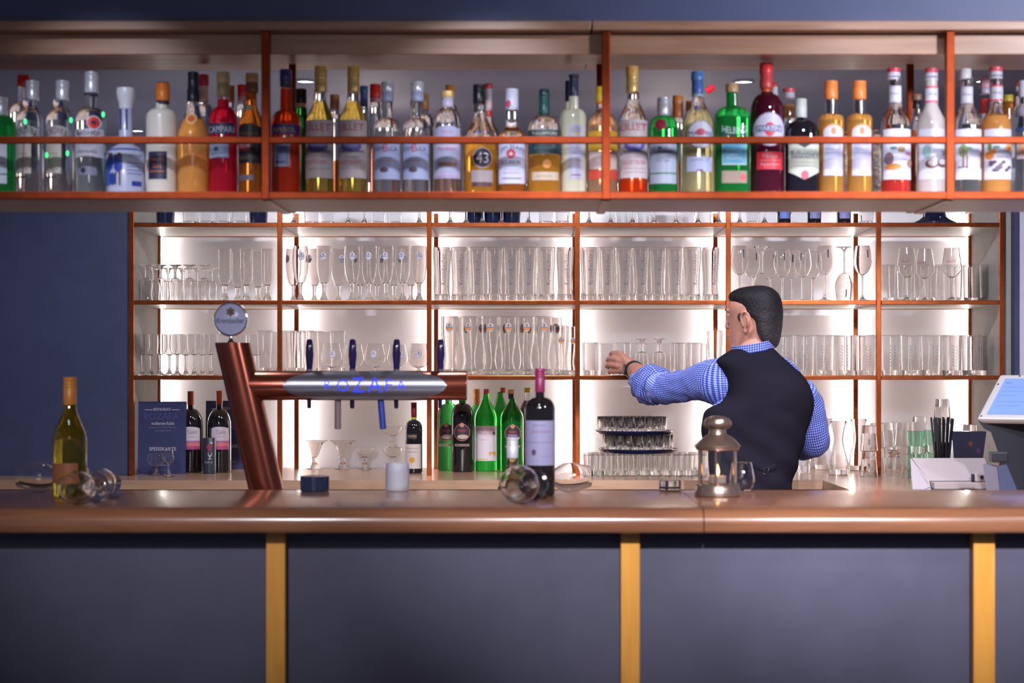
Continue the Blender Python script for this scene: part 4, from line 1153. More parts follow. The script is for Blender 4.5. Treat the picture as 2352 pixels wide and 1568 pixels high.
tag(obj('glass_decanter', mbd, BLUEGL, None, (XW(2146, YA + 0.07), YA + 0.07, SZ[0] + 0.0002)), 'dark broad-based glass decanter in the last bay of the top visible shelf', 'decanter')
# ---------------------------------------------------------------- standing on the oak worktop, under the shelves
GW = 'bottles on the oak worktop'
CAPO = (176, 84, 46)


def wb(label, c, base, top, hw, ysh, yn, rn, name='wine_bottle', grp=GW, **kw):
    """bottle on the worktop; depth follows from where its base meets the top"""
    Y = (CZ - ZTOP) * F / (base - HY)
    return bottle(name, label, 'bottle', c, Y, ZTOP + 0.0003, top, hw, ysh, yn, rn, group=grp, **kw)


for c, top, w1 in ((438, 898, 'before the lettered navy menu'), (504, 897, 'behind the small dark tin')):
    wb('dark wine bottle with copper foil and pink sunset label ' + w1, c, 1084, top, 27.5, 978, 938, 6.6, liquid=WINE, cap=[(top, top + 32, 7.4, CAPO)], labels=[
        ('a', c - 14, 984, c + 24, 1031, 5, (200, 186, 196)), ('t', 'Cielo', c + 8, 991, 20, 9, (110, 100, 116)), ('t', 'MERLOT', c + 8, 1002, 14, 3, (150, 140, 150)), ('r', c - 14, 1011, c + 24, 1031, (176, 96, 150)),
        ('r', c - 14, 1016, c + 24, 1023, (206, 120, 110)), ('r', c - 14, 1023, c + 24, 1030, (190, 70, 130))])
YT = (CZ - ZTOP) * F / (1085 - HY)
t = thing('drinks_tin', 'small dark cylindrical tin with a red grape print between two sunset-label wine bottles', 'tin', (XW(481, YT - 0.07), YT - 0.07, ZTOP + 0.0003))
k = (YT - 0.07) / F
pt = [(0, 0), (14.3 * k, 0), (14.8 * k, 0.001), (14.8 * k, 81 * k), (14.2 * k, 82 * k), (0, 82 * k)]
obj('tin_body', MB().lathe(pt, seg=28), mat('dark_tin', (0.035, 0.038, 0.06), 0.35, metal=0.2), t)
lt = Label(pt[1:-1], 2, 1, lambda px: (px - 481) * k, lambda py: (1087 - py) * k, k)
for it in [('o', 482, 1026, 5, 5, (150, 50, 70)), ('o', 486, 1021, 4, 4, (150, 50, 70)), ('o', 488, 1016, 2.5, 2.5, (190, 190, 190)), ('o', 484, 1033, 3, 4, (150, 50, 70)), ('o', 485, 1042, 4.5, 6, (176, 170, 176)), ('o', 485, 1040, 3, 5, (50, 50, 66)),
           ('r', 484, 1048, 486, 1053, (176, 170, 176)), ('r', 481, 1052, 489, 1053.5, (176, 170, 176)), ('t', 'Sarlese', 482, 1060, 18, 6, (150, 146, 160))]:
    lt.draw(it)
obj('printed_label', lt.mb, lt.mats, t)
wb('dark wine bottle with red foil and cream label bearing a gold dot', 950.5, 1086, 924, 19.5, 984, 964, 6, liquid=WINE, cap=[(924, 958, 6.6, (120, 24, 34)), (958, 963, 6, (170, 176, 30))], labels=[
    ('r', 936, 996, 959, 1007, (60, 50, 46)), ('t', 'MAESTRO', 948, 1001, 20, 4, (176, 160, 150)), ('r', 932, 1019, 968, 1075, (196, 180, 172)), ('t', 'PRIMITIVO', 948, 1029, 24, 3, (140, 124, 120)), ('t', 'DI MANDURIA', 948, 1037, 24, 3, (140, 124, 120)), ('o', 948, 1055, 6.5, 6.5, (190, 140, 56))])
TR = [('o', 0, 0, 18.5, 20, (170, 100, 80)), ('o', 0, 0, 17, 18.5, (56, 44, 56)), ('t', 'VRANEC', 0, -4, 20, 5, (196, 70, 60)), ('o', 2, 10, 13, 5, (176, 160, 140)), ('o', 0, -17, 5, 5, (190, 130, 100)), ('r', -17, 26, 17, 32, (130, 110, 96)), ('t', 'SELECT', 0, 29, 26, 3, (60, 50, 50))]


def at(lst, x, y):
    out = []
    for it in lst:
        if it[0] == 'r':
            out.append(('r', it[1] + x, it[2] + y, it[3] + x, it[4] + y, it[5]))
        elif it[0] == 't':
            out.append((it[0], it[1], it[2] + x, it[3] + y) + it[4:])
        else:
            out.append((it[0], it[1] + x, it[2] + y) + it[3:])
    return out


wb('big dark red wine bottle with round dark label, half behind its twin by the tap', 1030, 1080, 905, 25, 955, 926, 8, liquid=DKGREEN, cap=[(905, 912, 8, (160, 60, 70))], labels=at(TR, 1026, 992))
wb('big dark wine bottle with round dark label before the tap arm end', 1062, 1083, 900, 26, 956, 926, 8, liquid=WINE, cap=[(900, 912, 8, (160, 60, 70)), (912, 926, 8, (20, 150, 50))], labels=at(TR, 1062, 992))
wb('big bright green wine bottle with pink cap and wide white label', 1116, 1081, 893, 26, 960, 906, 6.8, liquid=tint(0.04, 0.62, 0.07, 'green_wine_glass', 0.3), capc=1117, style='s', cap=[(893, 904, 7.4, (190, 76, 96))], labels=[
    ('r', 1091, 977, 1141, 1057, (206, 192, 200)), ('t', 'AMSELFELDER', 1116, 986, 44, 6, (196, 110, 130)), ('t', 'TRNAVSKI', 1116, 995, 32, 6, (196, 120, 140)), ('r', 1104, 1008, 1120, 1009, (206, 160, 170)), ('v', 1124, 1036, 1139, 1046, -6, (206, 160, 80)), ('r', 1093, 1051, 1122, 1055, (196, 186, 120)), ('o', 1135, 994, 3, 4, (90, 90, 80))])
wb('big green wine bottle with gold cap, black neck foil and round label', 1176, 1083, 894, 27, 958, 916, 6.8, liquid=tint(0.02, 0.30, 0.04, 'mid_green_glass', 0.25), capc=1174, style='s', cap=[(894, 904, 8.4, (206, 170, 120)), (904, 916, 6.8, (30, 28, 34))], labels=at(TR, 1178, 995))
wb('slim green bottle with long orange neck foil behind the dark pair', 1095, 1075, 893, 12, 950, 930, 6.5, liquid=GREENB, cap=[(893, 928, 7.4, (186, 110, 50))])
wb('green wine bottle with red cap standing behind the gold-capped one', 1149, 1077, 890, 19, 950, 902, 6.6, capc=1155, liquid=tint(0.03, 0.42, 0.05, 'plain_green_glass', 0.25), style='s', cap=[(890, 902, 7.4, (176, 66, 70))])  # one even green tint for the whole bottle
wb('clear bottle of dark red drink with gold cap behind the tall claret bottle', 1212, 1077, 890, 22, 956, 904, 5.5, liquid=tint(0.12, 0.01, 0.02, 'cherry_drink', 0.4), ylev=922, style='s', cap=[(890, 901, 8, (186, 160, 60))], name='liquor_bottle')

# menus leaning on the backing
NB = mat('menu_navy', (0.030, 0.035, 0.11), 0.45)


def menu(label, x0, x1, y0, base, lines, tilt=0.12):
    Yb = (CZ - ZTOP) * F / (base - HY)
    k = Yb / F
    w, h = (x1 - x0) * k, (base - y0) * k * 1.005
    t = thing('menu_folder', label, 'menu', (XW((x0 + x1) / 2, Yb), Yb, ZTOP + 0.0005), 'restaurant menus leaning on the worktop')
    t.rotation_euler = (-tilt, 0, 0)
    obj('pages', MB().box((-w / 2 + 0.001, 0.0025, 0.002), (w / 2 - 0.003, 0.013, h - 0.002)), paint(206, 196, 196, 0.6), t)
    ms, mb = [NB], MB()
    mb.box((-w / 2, 0, 0), (w / 2, 0.002, h), 0).box((-w / 2, 0.0135, 0), (w / 2, 0.0155, h), 0).box((-w / 2 - 0.001, 0, 0), (-w / 2, 0.0155, h), 0)
    obj('cover', mb, ms, t)
    mt, ml = MB(), []
    for s_, cx, cy, tw, th, col in lines:
        m = paint(*col, rough=0.5)
        if m not in ml:
            ml.append(m)
        X, Z = (cx - (x0 + x1) / 2) * k, (base - cy) * k
        if s_ == '-':
            rule = MB()
            rule.add([(X - tw * k / 2, -0.0004, Z - th * k / 2), (X + tw * k / 2, -0.0004, Z - th * k / 2), (X + tw * k / 2, -0.0004, Z + th * k / 2), (X - tw * k / 2, -0.0004, Z + th * k / 2)], [(0, 1, 2, 3)], 0, False)
            obj('printed_rule', rule, m, t)
        else:
            mt = MB()
            fit_text(mt, s_, tw * k, th * k, lambda a, b: (X + a, -0.0004, Z + b), 0)
            obj('printed_lettering', mt, m, t)


LT, DM = (190, 184, 200), (72, 68, 126)
MT = [('RESTAURANT', 0, 17, 40, 6, LT), ('-', -31, 18, 18, 1.2, LT), ('-', 31, 18, 18, 1.2, LT), ('ROZAFA', -2, 33, 80, 15, DM), ('mediterane Küche', 2, 49, 52, 7.5, LT), ('Hamburger Straße 186, 24537 Neumünster', 2, 59, 64, 3.6, (130, 126, 150)),
      ('Telefon 04321 79 52 79', 2, 66, 36, 3.6, (130, 126, 150)), ('SPEISEKARTE', 2, 108, 62, 8, LT), ('www.rozafa.de', 0, 145, 34, 4, (140, 136, 156)), ('Partyservice, alle Speisen', 0, 156, 42, 3.4, (130, 126, 150))]
menu('navy menu folder with white lettering behind two small glasses', 317, 425, 923, 1088, [(s_, 371 + a, 923 + b, w_, h_, c_) for s_, a, b, w_, h_, c_ in MT], 0.05)
menu('navy menu folder half hidden behind the slanted copper tap column', 472, 572, 921, 1077, [(s_, 524 + a, 921 + b * 0.96, w_, h_, c_) for s_, a, b, w_, h_, c_ in MT], 0.05)


def on_top(kind, px, base, label, group, flip=False, z=None, **kw):
    zz_ = ZTOP if z is None else z
    Y = (CZ - zz_) * F / (base - HY)
    return glass(kind, XW(px, Y), Y, zz_ + 0.0003, label, group, flip, **kw)


b_ = sm([(0.004, 0.030), (0.020, 0.036), (0.034, 0.052), (0.031, 0.072), (0.027, 0.086)])
GT['brandy'] = ('brandy_glass', 'brandy glass', lm('brandy_glass', stemmed(0.027, 0.0045, 0.027, b_, foot_h=0.001)), [])
b_ = sm([(0.003, 0.048), (0.013, 0.055), (0.0195, 0.068), (0.0165, 0.085), (0.0155, 0.100)])
GT['grappa'] = ('grappa_glass', 'spirit glass', lm('grappa_glass', stemmed(0.021, 0.0032, 0.045, b_, foot_h=0.001)), [])
on_top('brandy', 359, 1091, 'round brandy glass before the lettered menu', 'spirit glasses on the worktop')
on_top('grappa', 388, 1095, 'slim tulip spirit glass before the lettered menu', 'spirit glasses on the worktop')
for i, (px, nm) in enumerate(((722, 'near the copper column'), (787, 'next to the round coupe'))):
    on_top('sundae', px, 1077, 'flared sundae glass with wavy rim ' + nm, 'dessert glasses under the tap arm')
on_top('coupe', 838, 1076.5, 'single glass ice cream coupe beside the flared sundae glasses', 'dessert glasses under the tap arm')
Yc = (CZ - ZTOP) * F / (1076.5 - HY)
on_top('coupe', 902, 1076.5, 'lower glass coupe of the stack beside the red-foil wine bottle', 'dessert glasses under the tap arm')
glass('coupe', XW(902, Yc), Yc, ZTOP + 0.0875, 'upper glass coupe of the stack beside the red-foil wine bottle', 'dessert glasses under the tap arm')

# trays of shot glasses
TRAYM = mat('blue_black_tray', (0.012, 0.018, 0.075), 0.25, coat=0.4)
Yt = 6.62
xt = lambda px: XW(px, Yt)


def tray(cx, hw, z, label):
    k = Yt / F
    R = hw * k
    p = [(0, 0), (R * 0.84, 0), (R * 0.92, 0.004), (R * 0.98, 0.0125), (R, 0.0165), (R * 0.99, 0.0175), (R * 0.965, 0.0140), (R * 0.92, 0.0065), (R * 0.90, 0.0035), (0, 0.0035)]
    tag(obj('serving_tray', MB().lathe(p, seg=48), TRAYM, None, (xt(cx), Yt, z)), label, 'tray', 'stacked serving trays')


ZG1 = ZTOP + 0.0805
tray(1466, 92, ZG1, 'dark round tray of shot glasses, lower of the two stacked')
ZG2 = ZG1 + 0.0037 + 0.0667
tray(1456, 92, ZG2, 'dark round tray of shot glasses, upper of the two stacked')


def ring_glasses(kind, cx, z, rings, where, grp, s0=0):
    i = s0
    for R, n, ph in rings:
        for q in range(n):
            a = 2 * math.pi * (q + ph) / n
            glass(kind, xt(cx) + R * math.cos(a), Yt + R * math.sin(a), z, where, grp)
            i += 1


ring_glasses('shot_small', 1466, ZG1 + 0.0037, [(0.120, 19, 0.25), (0.072, 10, 0.3)], 'small clear shot glass standing on the lower stacked tray', 'shot glasses on the lower tray')
ring_glasses('shot_small', 1452, ZG2 + 0.0037, [(0.118, 19, 0.05), (0.072, 10, 0.1)], 'small clear shot glass standing on the upper stacked tray', 'shot glasses on the upper tray')
for j, (Y_, n, x0) in enumerate(((6.465, 10, 1352), (6.51, 10, 1364), (6.60, 10, 1352), (6.69, 10, 1362))):
    for q in range(n):
        glass('shot', XW(x0 + 25.6 * q, Y_), Y_, ZTOP + 0.0003, 'clear shot glass in the block standing under the two trays', 'shot glasses under the trays')

# right-hand side: carafes, glasses, straws
GRP = 'glassware on the worktop beside the bartender'
on_top('carafe', 1926, 1090, 'glass wine carafe with flared lip beside the blue sleeve', GRP)
on_top('carafe', 1972, 1080, 'glass wine carafe with flared lip behind the first one', GRP)
on_top('carafe', 1893, 1078, 'glass wine carafe with flared lip half hidden by the blue sleeve', GRP)
on_top('old_fashioned', 1845, 1087, 'faceted tumbler standing below the bartender sleeve cuff', GRP)
ZF = 0.0965
for i, (px, base, n, wd) in enumerate(((1996, 1094, 2, 'nearest the carafes'), (2036, 1081, 2, 'behind the last front post'), (2072, 1078, 2, 'behind the round-footed glass'))):
    for j in range(n):
        Y_ = (CZ - ZTOP) * F / (base - HY)
        glass('old_fashioned', XW(px, Y_), Y_, ZTOP + 0.0003 + j * ZF, '%s upturned faceted tumbler of the stack %s' % (('lower', 'upper')[j], wd.replace('nearest', 'beside')), GRP, True)
for j in range(2):
    Y_ = 6.30
    glass('old_fashioned', XW(2014, 6.72), 6.72, ZTOP + 0.0003 + j * ZF, '%s upturned faceted tumbler of the rear stack by the shelf post' % ('lower', 'upper')[j], GRP, True)
b_ = sm([(0.010, 0.020), (0.026, 0.030), (0.036, 0.055), (0.033, 0.085), (0.027, 0.105)])
GT['round'] = ('short_goblet', 'glass', lm('short_goblet', stemmed(0.024, 0.012, 0.018, b_, foot_h=0.001)), [])
on_top('round', 2054, 1098, 'upturned short round goblet before the last shelf post', GRP, True)
Yg = (CZ - ZTOP) * F / (1096 - HY)
for j in range(2):
    glass('green', XW(2102, Yg), Yg, ZTOP + 0.0003 + j * 0.0865, '%s green tumbler of the stack behind the open notebook' % ('bottom', 'top')[j], 'stacked green tumblers')
for j in range(2):
    glass('green', XW(2139, Yg + 0.1), Yg + 0.1, ZTOP + 0.0003 + j * 0.0865, '%s green tumbler of the stack behind the straws' % ('bottom', 'top')[j], 'stacked green tumblers')
Yq = 6.56
glass('old_fashioned', XW(2112, Yq), Yq, ZTOP + 0.0003, 'upturned faceted tumbler under a tall glass behind the green stack', GRP, True)
glass('highball', XW(2112, Yq), Yq, ZTOP + 0.0003 + 0.0962, 'upturned tall glass on a tumbler behind the green stack', GRP, True)
for j in range(2):
    glass('old_fashioned', XW(2164, Yq + 0.05), Yq + 0.05, ZTOP + 0.0003 + j * ZF, '%s upturned faceted tumbler of the tall stack behind the straws' % ('lowest', 'middle')[j], GRP, True)
glass('old_fashioned', XW(2164, Yq + 0.05), Yq + 0.05, ZTOP + 0.0003 + 2 * ZF, 'topmost upturned faceted tumbler behind the straws', GRP, True)
for j in range(2):
    glass('old_fashioned', XW(2228, Yq), Yq, ZTOP + 0.0003 + j * ZF, '%s upturned faceted tumbler of the stack beside the till' % ('lower', 'upper')[j], GRP, True)
# straws
Ys = 6.05
ks = Ys / F
t = thing('straw_cup', 'small clear cup full of black drinking straws behind the notebook', 'cup of straws', (XW(2164, Ys), Ys, ZTOP + 0.0003))
obj('cup', MB().lathe(wall([(0, 0), (15 * ks, 0), (16 * ks, 0.001), (20 * ks, 92 * ks)], 0.0015, 0.004), seg=26), GLASS, t)
obj('cup_band', MB().lathe([(15.6 * ks + 0.001, 0.006), (17.6 * ks + 0.001, 48 * ks), (17.6 * ks + 0.0018, 48 * ks), (15.6 * ks + 0.0018, 0.006)], seg=26, closed=True), mat('lilac_band', (0.23, 0.22, 0.40), 0.4), t)
for q in range(24):
    a = q * 2.399
    r0, r1 = 0.0035 + 0.0155 * math.sqrt(q / 24), 0.006 + 0.038 * math.sqrt(q / 24)
    obj('straw', MB().tube([(r0 * math.cos(a), r0 * math.sin(a), 0.006), (r1 * math.cos(a), r1 * math.sin(a), (146 + (q % 3) * 2) * ks)], 0.003, 7), BLACK, t)
# dark trapezoid leaflet box
Yd = 6.2
kd = Yd / F
t = thing('leaflet_holder', 'dark tapered leaflet holder with a coloured print behind the notebook', 'holder', (XW(2220, Yd), Yd, ZTOP + 0.0003))
mb = MB()
zb0, zb1 = 0.0, (ZW(990, Yd) - ZTOP)
w0, w1 = 28 * kd, 40 * kd
mb.add([(-w0, -0.02, zb0), (w0, -0.02, zb0), (w0, 0.02, zb0), (-w0, 0.02, zb0), (-w1, -0.035, zb1), (w1, -0.035, zb1), (w1, 0.035, zb1), (-w1, 0.035, zb1)], [(0, 3, 2, 1), (4, 5, 6, 7), (0, 1, 5, 4), (1, 2, 6, 5), (2, 3, 7, 6), (3, 0, 4, 7)], 0, False)
obj('holder_box', mb, mat('holder_dark', (0.035, 0.04, 0.075), 0.25, coat=0.3), t)
mp = MB()
pc = []
for i, (u, v, r, colr) in enumerate(((0.1, 0.75, 0.008, (120, 70, 60)), (-0.25, 0.4, 0.009, (120, 44, 60)), (0.55, 0.6, 0.008, (96, 60, 120)), (0.2, 0.3, 0.008, (70, 40, 80)))):
    zc_ = zb1 * v
    yy = -0.02 - 0.015 * v - 0.0006 - i * 0.0002
    mp.add([(w1 * u + r * math.cos(2 * math.pi * q / 14), yy - 0.015 * (r * 1.2 * math.sin(2 * math.pi * q / 14)) / zb1, zc_ + r * 1.2 * math.sin(2 * math.pi * q / 14)) for q in range(14)], [tuple(range(14))], i, False)
    pc.append(paint(*colr, rough=0.4))
obj('printed_picture', mp, pc, t)

# notebook propped open
Yn = 5.62
kn = Yn / F
zn = lambda py: ZW(py, Yn) - ZTOP
t = thing('open_notebook', 'open cream notebook with thick page block propped against the card reader', 'notebook', (XW(2190, Yn), Yn, ZTOP + 0.0003))
x_ = lambda px: (px - 2190) * kn
PAPER = mat('notebook_paper', (0.37, 0.305, 0.315), 0.7, var=0.05)
obj('page_block', MB().box((x_(2146), 0.0, 0.0035), (x_(2290), 0.085, 0.026), bev=0.003), PAPER, t)
obj('cover', MB().box((x_(2142), -0.003, 0.0002), (x_(2294), 0.10, 0.0033)), mat('notebook_cover', (0.10, 0.08, 0.10), 0.6), t)
mb = MB()
zl0, zl1 = 0.028, 0.100
mb.add([(x_(2144), 0.060, zl0), (x_(2292), 0.060, zl0), (x_(2286), 0.135, zl1), (x_(2115), 0.135, zl1), (x_(2144), 0.065, zl0), (x_(2292), 0.065, zl0), (x_(2286), 0.140, zl1), (x_(2115), 0.140, zl1)],
       [(0, 1, 2, 3), (7, 6, 5, 4), (0, 4, 5, 1), (1, 5, 6, 2), (2, 6, 7, 3), (3, 7, 4, 0)], 0, False)
obj('raised_pages', mb, PAPER, t)
mb = MB()
mb.add([(x_(2104), 0.045, 0.0006), (x_(2142), 0.020, 0.0006), (x_(2144), 0.060, zl0), (x_(2113), 0.137, zl1), (x_(2103), 0.048, 0.0006), (x_(2141), 0.023, 0.0006), (x_(2143), 0.063, zl0), (x_(2112), 0.140, zl1)], [(0, 1, 2, 3), (7, 6, 5, 4), (0, 4, 5, 1), (1, 5, 6, 2), (2, 6, 7, 3), (3, 7, 4, 0)], 0, False)
obj('folded_cover', mb, mat('notebook_grey_cover', (0.36, 0.31, 0.34), 0.6), t)
obj('ribbon', MB().tube([(x_(2146), 0.02, 0.01), (x_(2130), 0.0, 0.008), (x_(2118), -0.02, 0.002), (x_(2112), -0.03, 0.0015)], 0.0012, 6), mat('ribbon_blue', (0.12, 0.2, 0.3), 0.5), t)

# till terminal
Yp = 5.30
kp = Yp / F
t = thing('till_terminal', 'slanted till touch screen on a black wedge stand cut by the picture edge', 'till', (XW(2330, Yp), Yp, ZTOP + 0.0003))
Pz = lambda px, py, dy=0.0: W(px, py, Yp + dy) - Vector((XW(2330, Yp), Yp, ZTOP + 0.0003))
bl = Pz(2243, 961)
hv = Vector((0.76, -0.65, 0)).normalized()
bk = Vector((0.65, 0.76, 0)).normalized()
uv_ = (Vector((0, 0, 1)) * math.cos(math.radians(50)) + bk * math.sin(math.radians(50))).normalized()
nv = hv.cross(uv_).normalized()
Ms = Matrix(((hv.x, uv_.x, nv.x, bl.x), (hv.y, uv_.y, nv.y, bl.y), (hv.z, uv_.z, nv.z, bl.z), (0, 0, 0, 1)))
SW, SH = 0.30, 0.215
SILV = mat('till_bezel', (0.48, 0.45, 0.46), 0.35, metal=0.3)
obj('bezel', MB().box((0, 0, -0.022), (SW, SH, -0.001), bev=0.008, M=Ms), SILV, t)
scr = obj('screen', MB().box((0.026, 0.022, -0.0008), (SW - 0.026, SH - 0.022, 0.0004), M=Ms), mat('till_screen', (0.10, 0.16, 0.45), 0.3, emit=0.32, ecol=(0.30, 0.45, 1.0)), t)
mt_, mq = MB(), [paint(70, 90, 190, 0.4)]
for (u0, v0, u1, v1) in ((0.035, 0.170, 0.055, 0.173), (0.035, 0.150, 0.10, 0.1512), (0.035, 0.13, 0.15, 0.1312), (0.035, 0.11, 0.09, 0.1112), (0.035, 0.08, 0.2, 0.0812), (0.035, 0.06, 0.12, 0.0612), (0.12, 0.155, 0.15, 0.167)):
    mt_.add([Ms @ Vector(p) for p in ((u0, v0, 0.0007), (u1, v0, 0.0007), (u1, v1, 0.0007), (u0, v1, 0.0007))], [(0, 1, 2, 3)], 0, False)
obj('screen_text', mt_, mq, scr)
for u, v in ((0.012, 0.012), (0.012, SH - 0.05), (0.07, SH - 0.010)):
    obj('bezel_screw', MB().lathe([(0, 0.0006), (0.0032, 0.0006), (0.0034, -0.001), (0, -0.001)], seg=12, M=Ms @ Matrix.Translation((u, v, 0))), CHROME, t)
mb = MB()
dk = mat('till_black', (0.010, 0.010, 0.022), 0.4)
q = [Pz(2246, 966), Pz(2262, 985), Pz(2276, 992), Pz(2300, 1062), Pz(2316, 1100), Pz(2326, 1141.5), Pz(2440, 1141.5), Pz(2440, 966)]
ext = bk * 0.13
mb.add(q + [p + ext for p in q], [tuple(range(8))[::-1], tuple(range(8, 16))] + [(i, (i + 1) % 8, 8 + (i + 1) % 8, 8 + i) for i in range(8)], 0, False)
obj('stand', mb, dk, t)
# card reader
Yk = 5.12
k_ = Yk / F
t = thing('card_reader', 'grey receipt printer and card reader with small scanner before the till stand', 'card reader', (XW(2300, Yk), Yk, ZTOP + 0.0003))
mb = MB()
Pq = lambda px, py: W(px, py, Yk) - Vector((XW(2300, Yk), Yk, ZTOP + 0.0003))
zt_ = Pq(2258, 1062).z
mb.add([Pq(2268, 1146), Pq(2298, 1146), Pq(2290, 1072), Pq(2258, 1066)] + [p + Vector((0.02, 0.055, 0)) for p in (Pq(2268, 1146), Pq(2298, 1146), Pq(2290, 1072), Pq(2258, 1066))], [(0, 1, 2, 3), (7, 6, 5, 4), (0, 4, 5, 1), (1, 5, 6, 2), (2, 6, 7, 3), (3, 7, 4, 0)], 0, False)
obj('front_shell', mb, mat('reader_grey', (0.16, 0.15, 0.20), 0.4), t)
mb = MB()
mb.add([Pq(2298, 1146), Pq(2345, 1146), Pq(2312, 1066), Pq(2291, 1071)] + [p + Vector((0.015, 0.05, 0)) for p in (Pq(2298, 1146), Pq(2345, 1146), Pq(2312, 1066), Pq(2291, 1071))], [(0, 1, 2, 3), (7, 6, 5, 4), (0, 4, 5, 1), (1, 5, 6, 2), (2, 6, 7, 3), (3, 7, 4, 0)], 0, False)
obj('side_shell', mb, mat('reader_blue_grey', (0.055, 0.07, 0.15), 0.4), t)
obj('paper_lid', MB().box(Pq(2280, 1062), Pq(2318, 1038) + Vector((0, 0.045, 0)), bev=0.004, M=Matrix.Translation((0, 0.006, 0.0))), dk, t)
Ysn = 5.50
t = thing('hand_scanner', 'small pale hand scanner with black lens on the notebook edge', 'scanner', (XW(2252, 5.625), 5.625, ZTOP + 0.0275))
obj('scanner_body', MB().box((-0.018, 0.0, 0), (0.024, 0.028, 0.030), bev=0.006), mat('scanner_grey', (0.42, 0.36, 0.36), 0.4), t)
obj('scanner_head', MB().box((-0.026, 0.005, -0.002), (-0.0182, 0.024, 0.026), bev=0.003), dk, t)
obj('lens', MB().lathe([(0, 0), (0.0055, 0), (0.006, 0.002), (0, 0.002)], seg=16, M=Matrix.Translation((0.004, -0.0005, 0.016)) @ Matrix.Rotation(math.pi / 2, 4, 'X')), dk, t)
# ---------------------------------------------------------------- beer tap
YTAP = 4.60
kt = YTAP / F
tap = thing('beer_tap', 'copper T-shaped beer tap with slanted column and lit lettered arm behind the bar top', 'beer tap', (XW(620, YTAP), YTAP, ZLED + 0.0003))
Tt = Matrix.Translation(-Vector((XW(620, YTAP), YTAP, ZLED + 0.0003)))
P_ = lambda px, py, dy=0.0: Tt @ W(px, py, YTAP + dy)
COPT = mat('tap_copper', (0.27, 0.072, 0.045), 0.24, metal=0.85)
# slanted column with level ends
ax0, ax1 = P_(534, 787), P_(612, 1126)
dirv = (ax1 - ax0)
foot = ax0 + dirv * ((0.0 - ax0.z) / dirv.z)
mb = MB()
rw = 39.5 * kt
sg = 40
rings = []
for f_ in (0.0, 0.01, 0.25, 0.5, 0.75, 1.0):
    c_ = ax0 + (foot - ax0) * f_
    rings.append([c_ + Vector((rw * math.cos(2 * math.pi * q / sg) * 1.02, rw * math.sin(2 * math.pi * q / sg), 0)) for q in range(sg)])
vs = [p for r in rings for p in r]
fs = [(i * sg + q, (i + 1) * sg + q, (i + 1) * sg + (q + 1) % sg, i * sg + (q + 1) % sg) for i in range(5) for q in range(sg)]
fs += [tuple(range(sg)), tuple(range(5 * sg, 6 * sg))[::-1]]
mb.add(vs, fs)
obj('column', mb, COPT, tap)
obj('arm', MB().tube([P_(556, 885), P_(570, 885), P_(1071, 885), P_(1073, 885)], [33 * kt, 34 * kt, 34 * kt, 33 * kt], 40), COPT, tap)
# brushed steel plate wrapped on the front of the arm
STEEL = mat('brushed_plate', (0.24, 0.24, 0.29), 0.32, metal=0.8)
cx_, ra = 841.5, 34.6 * kt
mb = MB()
vs, fs, nx, nz = [], [], 48, 14
for lay in (0, 1):
    for i in range(nx + 1):
        u = -1 + 2 * i / nx
        half = (1 - abs(u) ** 3.2) ** 0.6 * 1.12
        for j in range(nz + 1):
            a = half * (-1 + 2 * j / nz)
            R_ = ra + (0.0022 if lay else 0.0)
            vs.append(P_(cx_ + u * 187, 885) + Vector((0, -R_ * math.cos(a), R_ * math.sin(a))))
m = nz + 1
o2 = (nx + 1) * m
for i in range(nx):
    for j in range(nz):
        fs.append((o2 + i * m + j, o2 + (i + 1) * m + j, o2 + (i + 1) * m + j + 1, o2 + i * m + j + 1))
for i in range(nx):
    for j in (0, nz):
        fs.append((i * m + j, (i + 1) * m + j, o2 + (i + 1) * m + j, o2 + i * m + j))
mb.add(vs, fs)
pl = obj('name_plate', mb, STEEL, tap)
BLUE_E = mat('blue_lit_letters', (0.02, 0.03, 0.5), 0.3, emit=0.9, ecol=(0.03, 0.05, 1.0))
for s_, px, y0, y1, w_ in (('R', 757, 873, 893, 15), ('O', 791, 870, 899, 28), ('Z', 826, 866, 901, 26), ('A', 864, 865, 901, 32), ('F', 896, 870, 898, 15), ('A', 924, 873, 895, 21)):
    mb = MB()

    def fa(a, b, px=px, y0=y0, y1=y1):
        dz = (885 - (y0 + y1) / 2) * kt + b
        an = dz / (ra + 0.0028)
        return P_(px, 885) + Vector((a, -(ra + 0.0028) * math.cos(an), (ra + 0.0028) * math.sin(an)))
    fit_text(mb, s_, w_ * kt, (y1 - y0) * kt, fa, 0, fine=0.008)
    obj('lit_letter', mb, BLUE_E, pl)
HAND = mat('tap_handle_blue_black', (0.022, 0.012, 0.075), 0.15, coat=0.6)
for px in (711, 810, 911, 1012):
    z0, z1 = P_(px, 850).z, P_(px, 778).z
    hh = z1 - z0
    p0 = P_(px, 850)
    pr = [(0, 0), (6.5 * kt, 0), (7 * kt, hh * 0.06), (8.5 * kt, hh * 0.3), (9.8 * kt, hh * 0.5), (8.8 * kt, hh * 0.75), (6.8 * kt, hh * 0.95), (4.5 * kt, hh * 0.99), (0, hh)]
    h = obj('tap_handle', MB().lathe(pr, tuple(p0), 20), HAND, tap)
    obj('handle_collar', MB().lathe([(0, -0.012), (6.2 * kt, -0.012), (6.8 * kt, -0.002), (6.8 * kt, 0.003), (0, 0.003)], tuple(p0), 18), CHROME, h)
    pb = P_(px - 1, 938)
    obj('spout', MB().lathe([(0, 0), (4 * kt, 0), (5 * kt, 0.004), (6.2 * kt, 0.11), (0, 0.11)], tuple(pb), 16), mat('spout_dark', (0.03, 0.015, 0.05), 0.25, metal=0.5), tap)
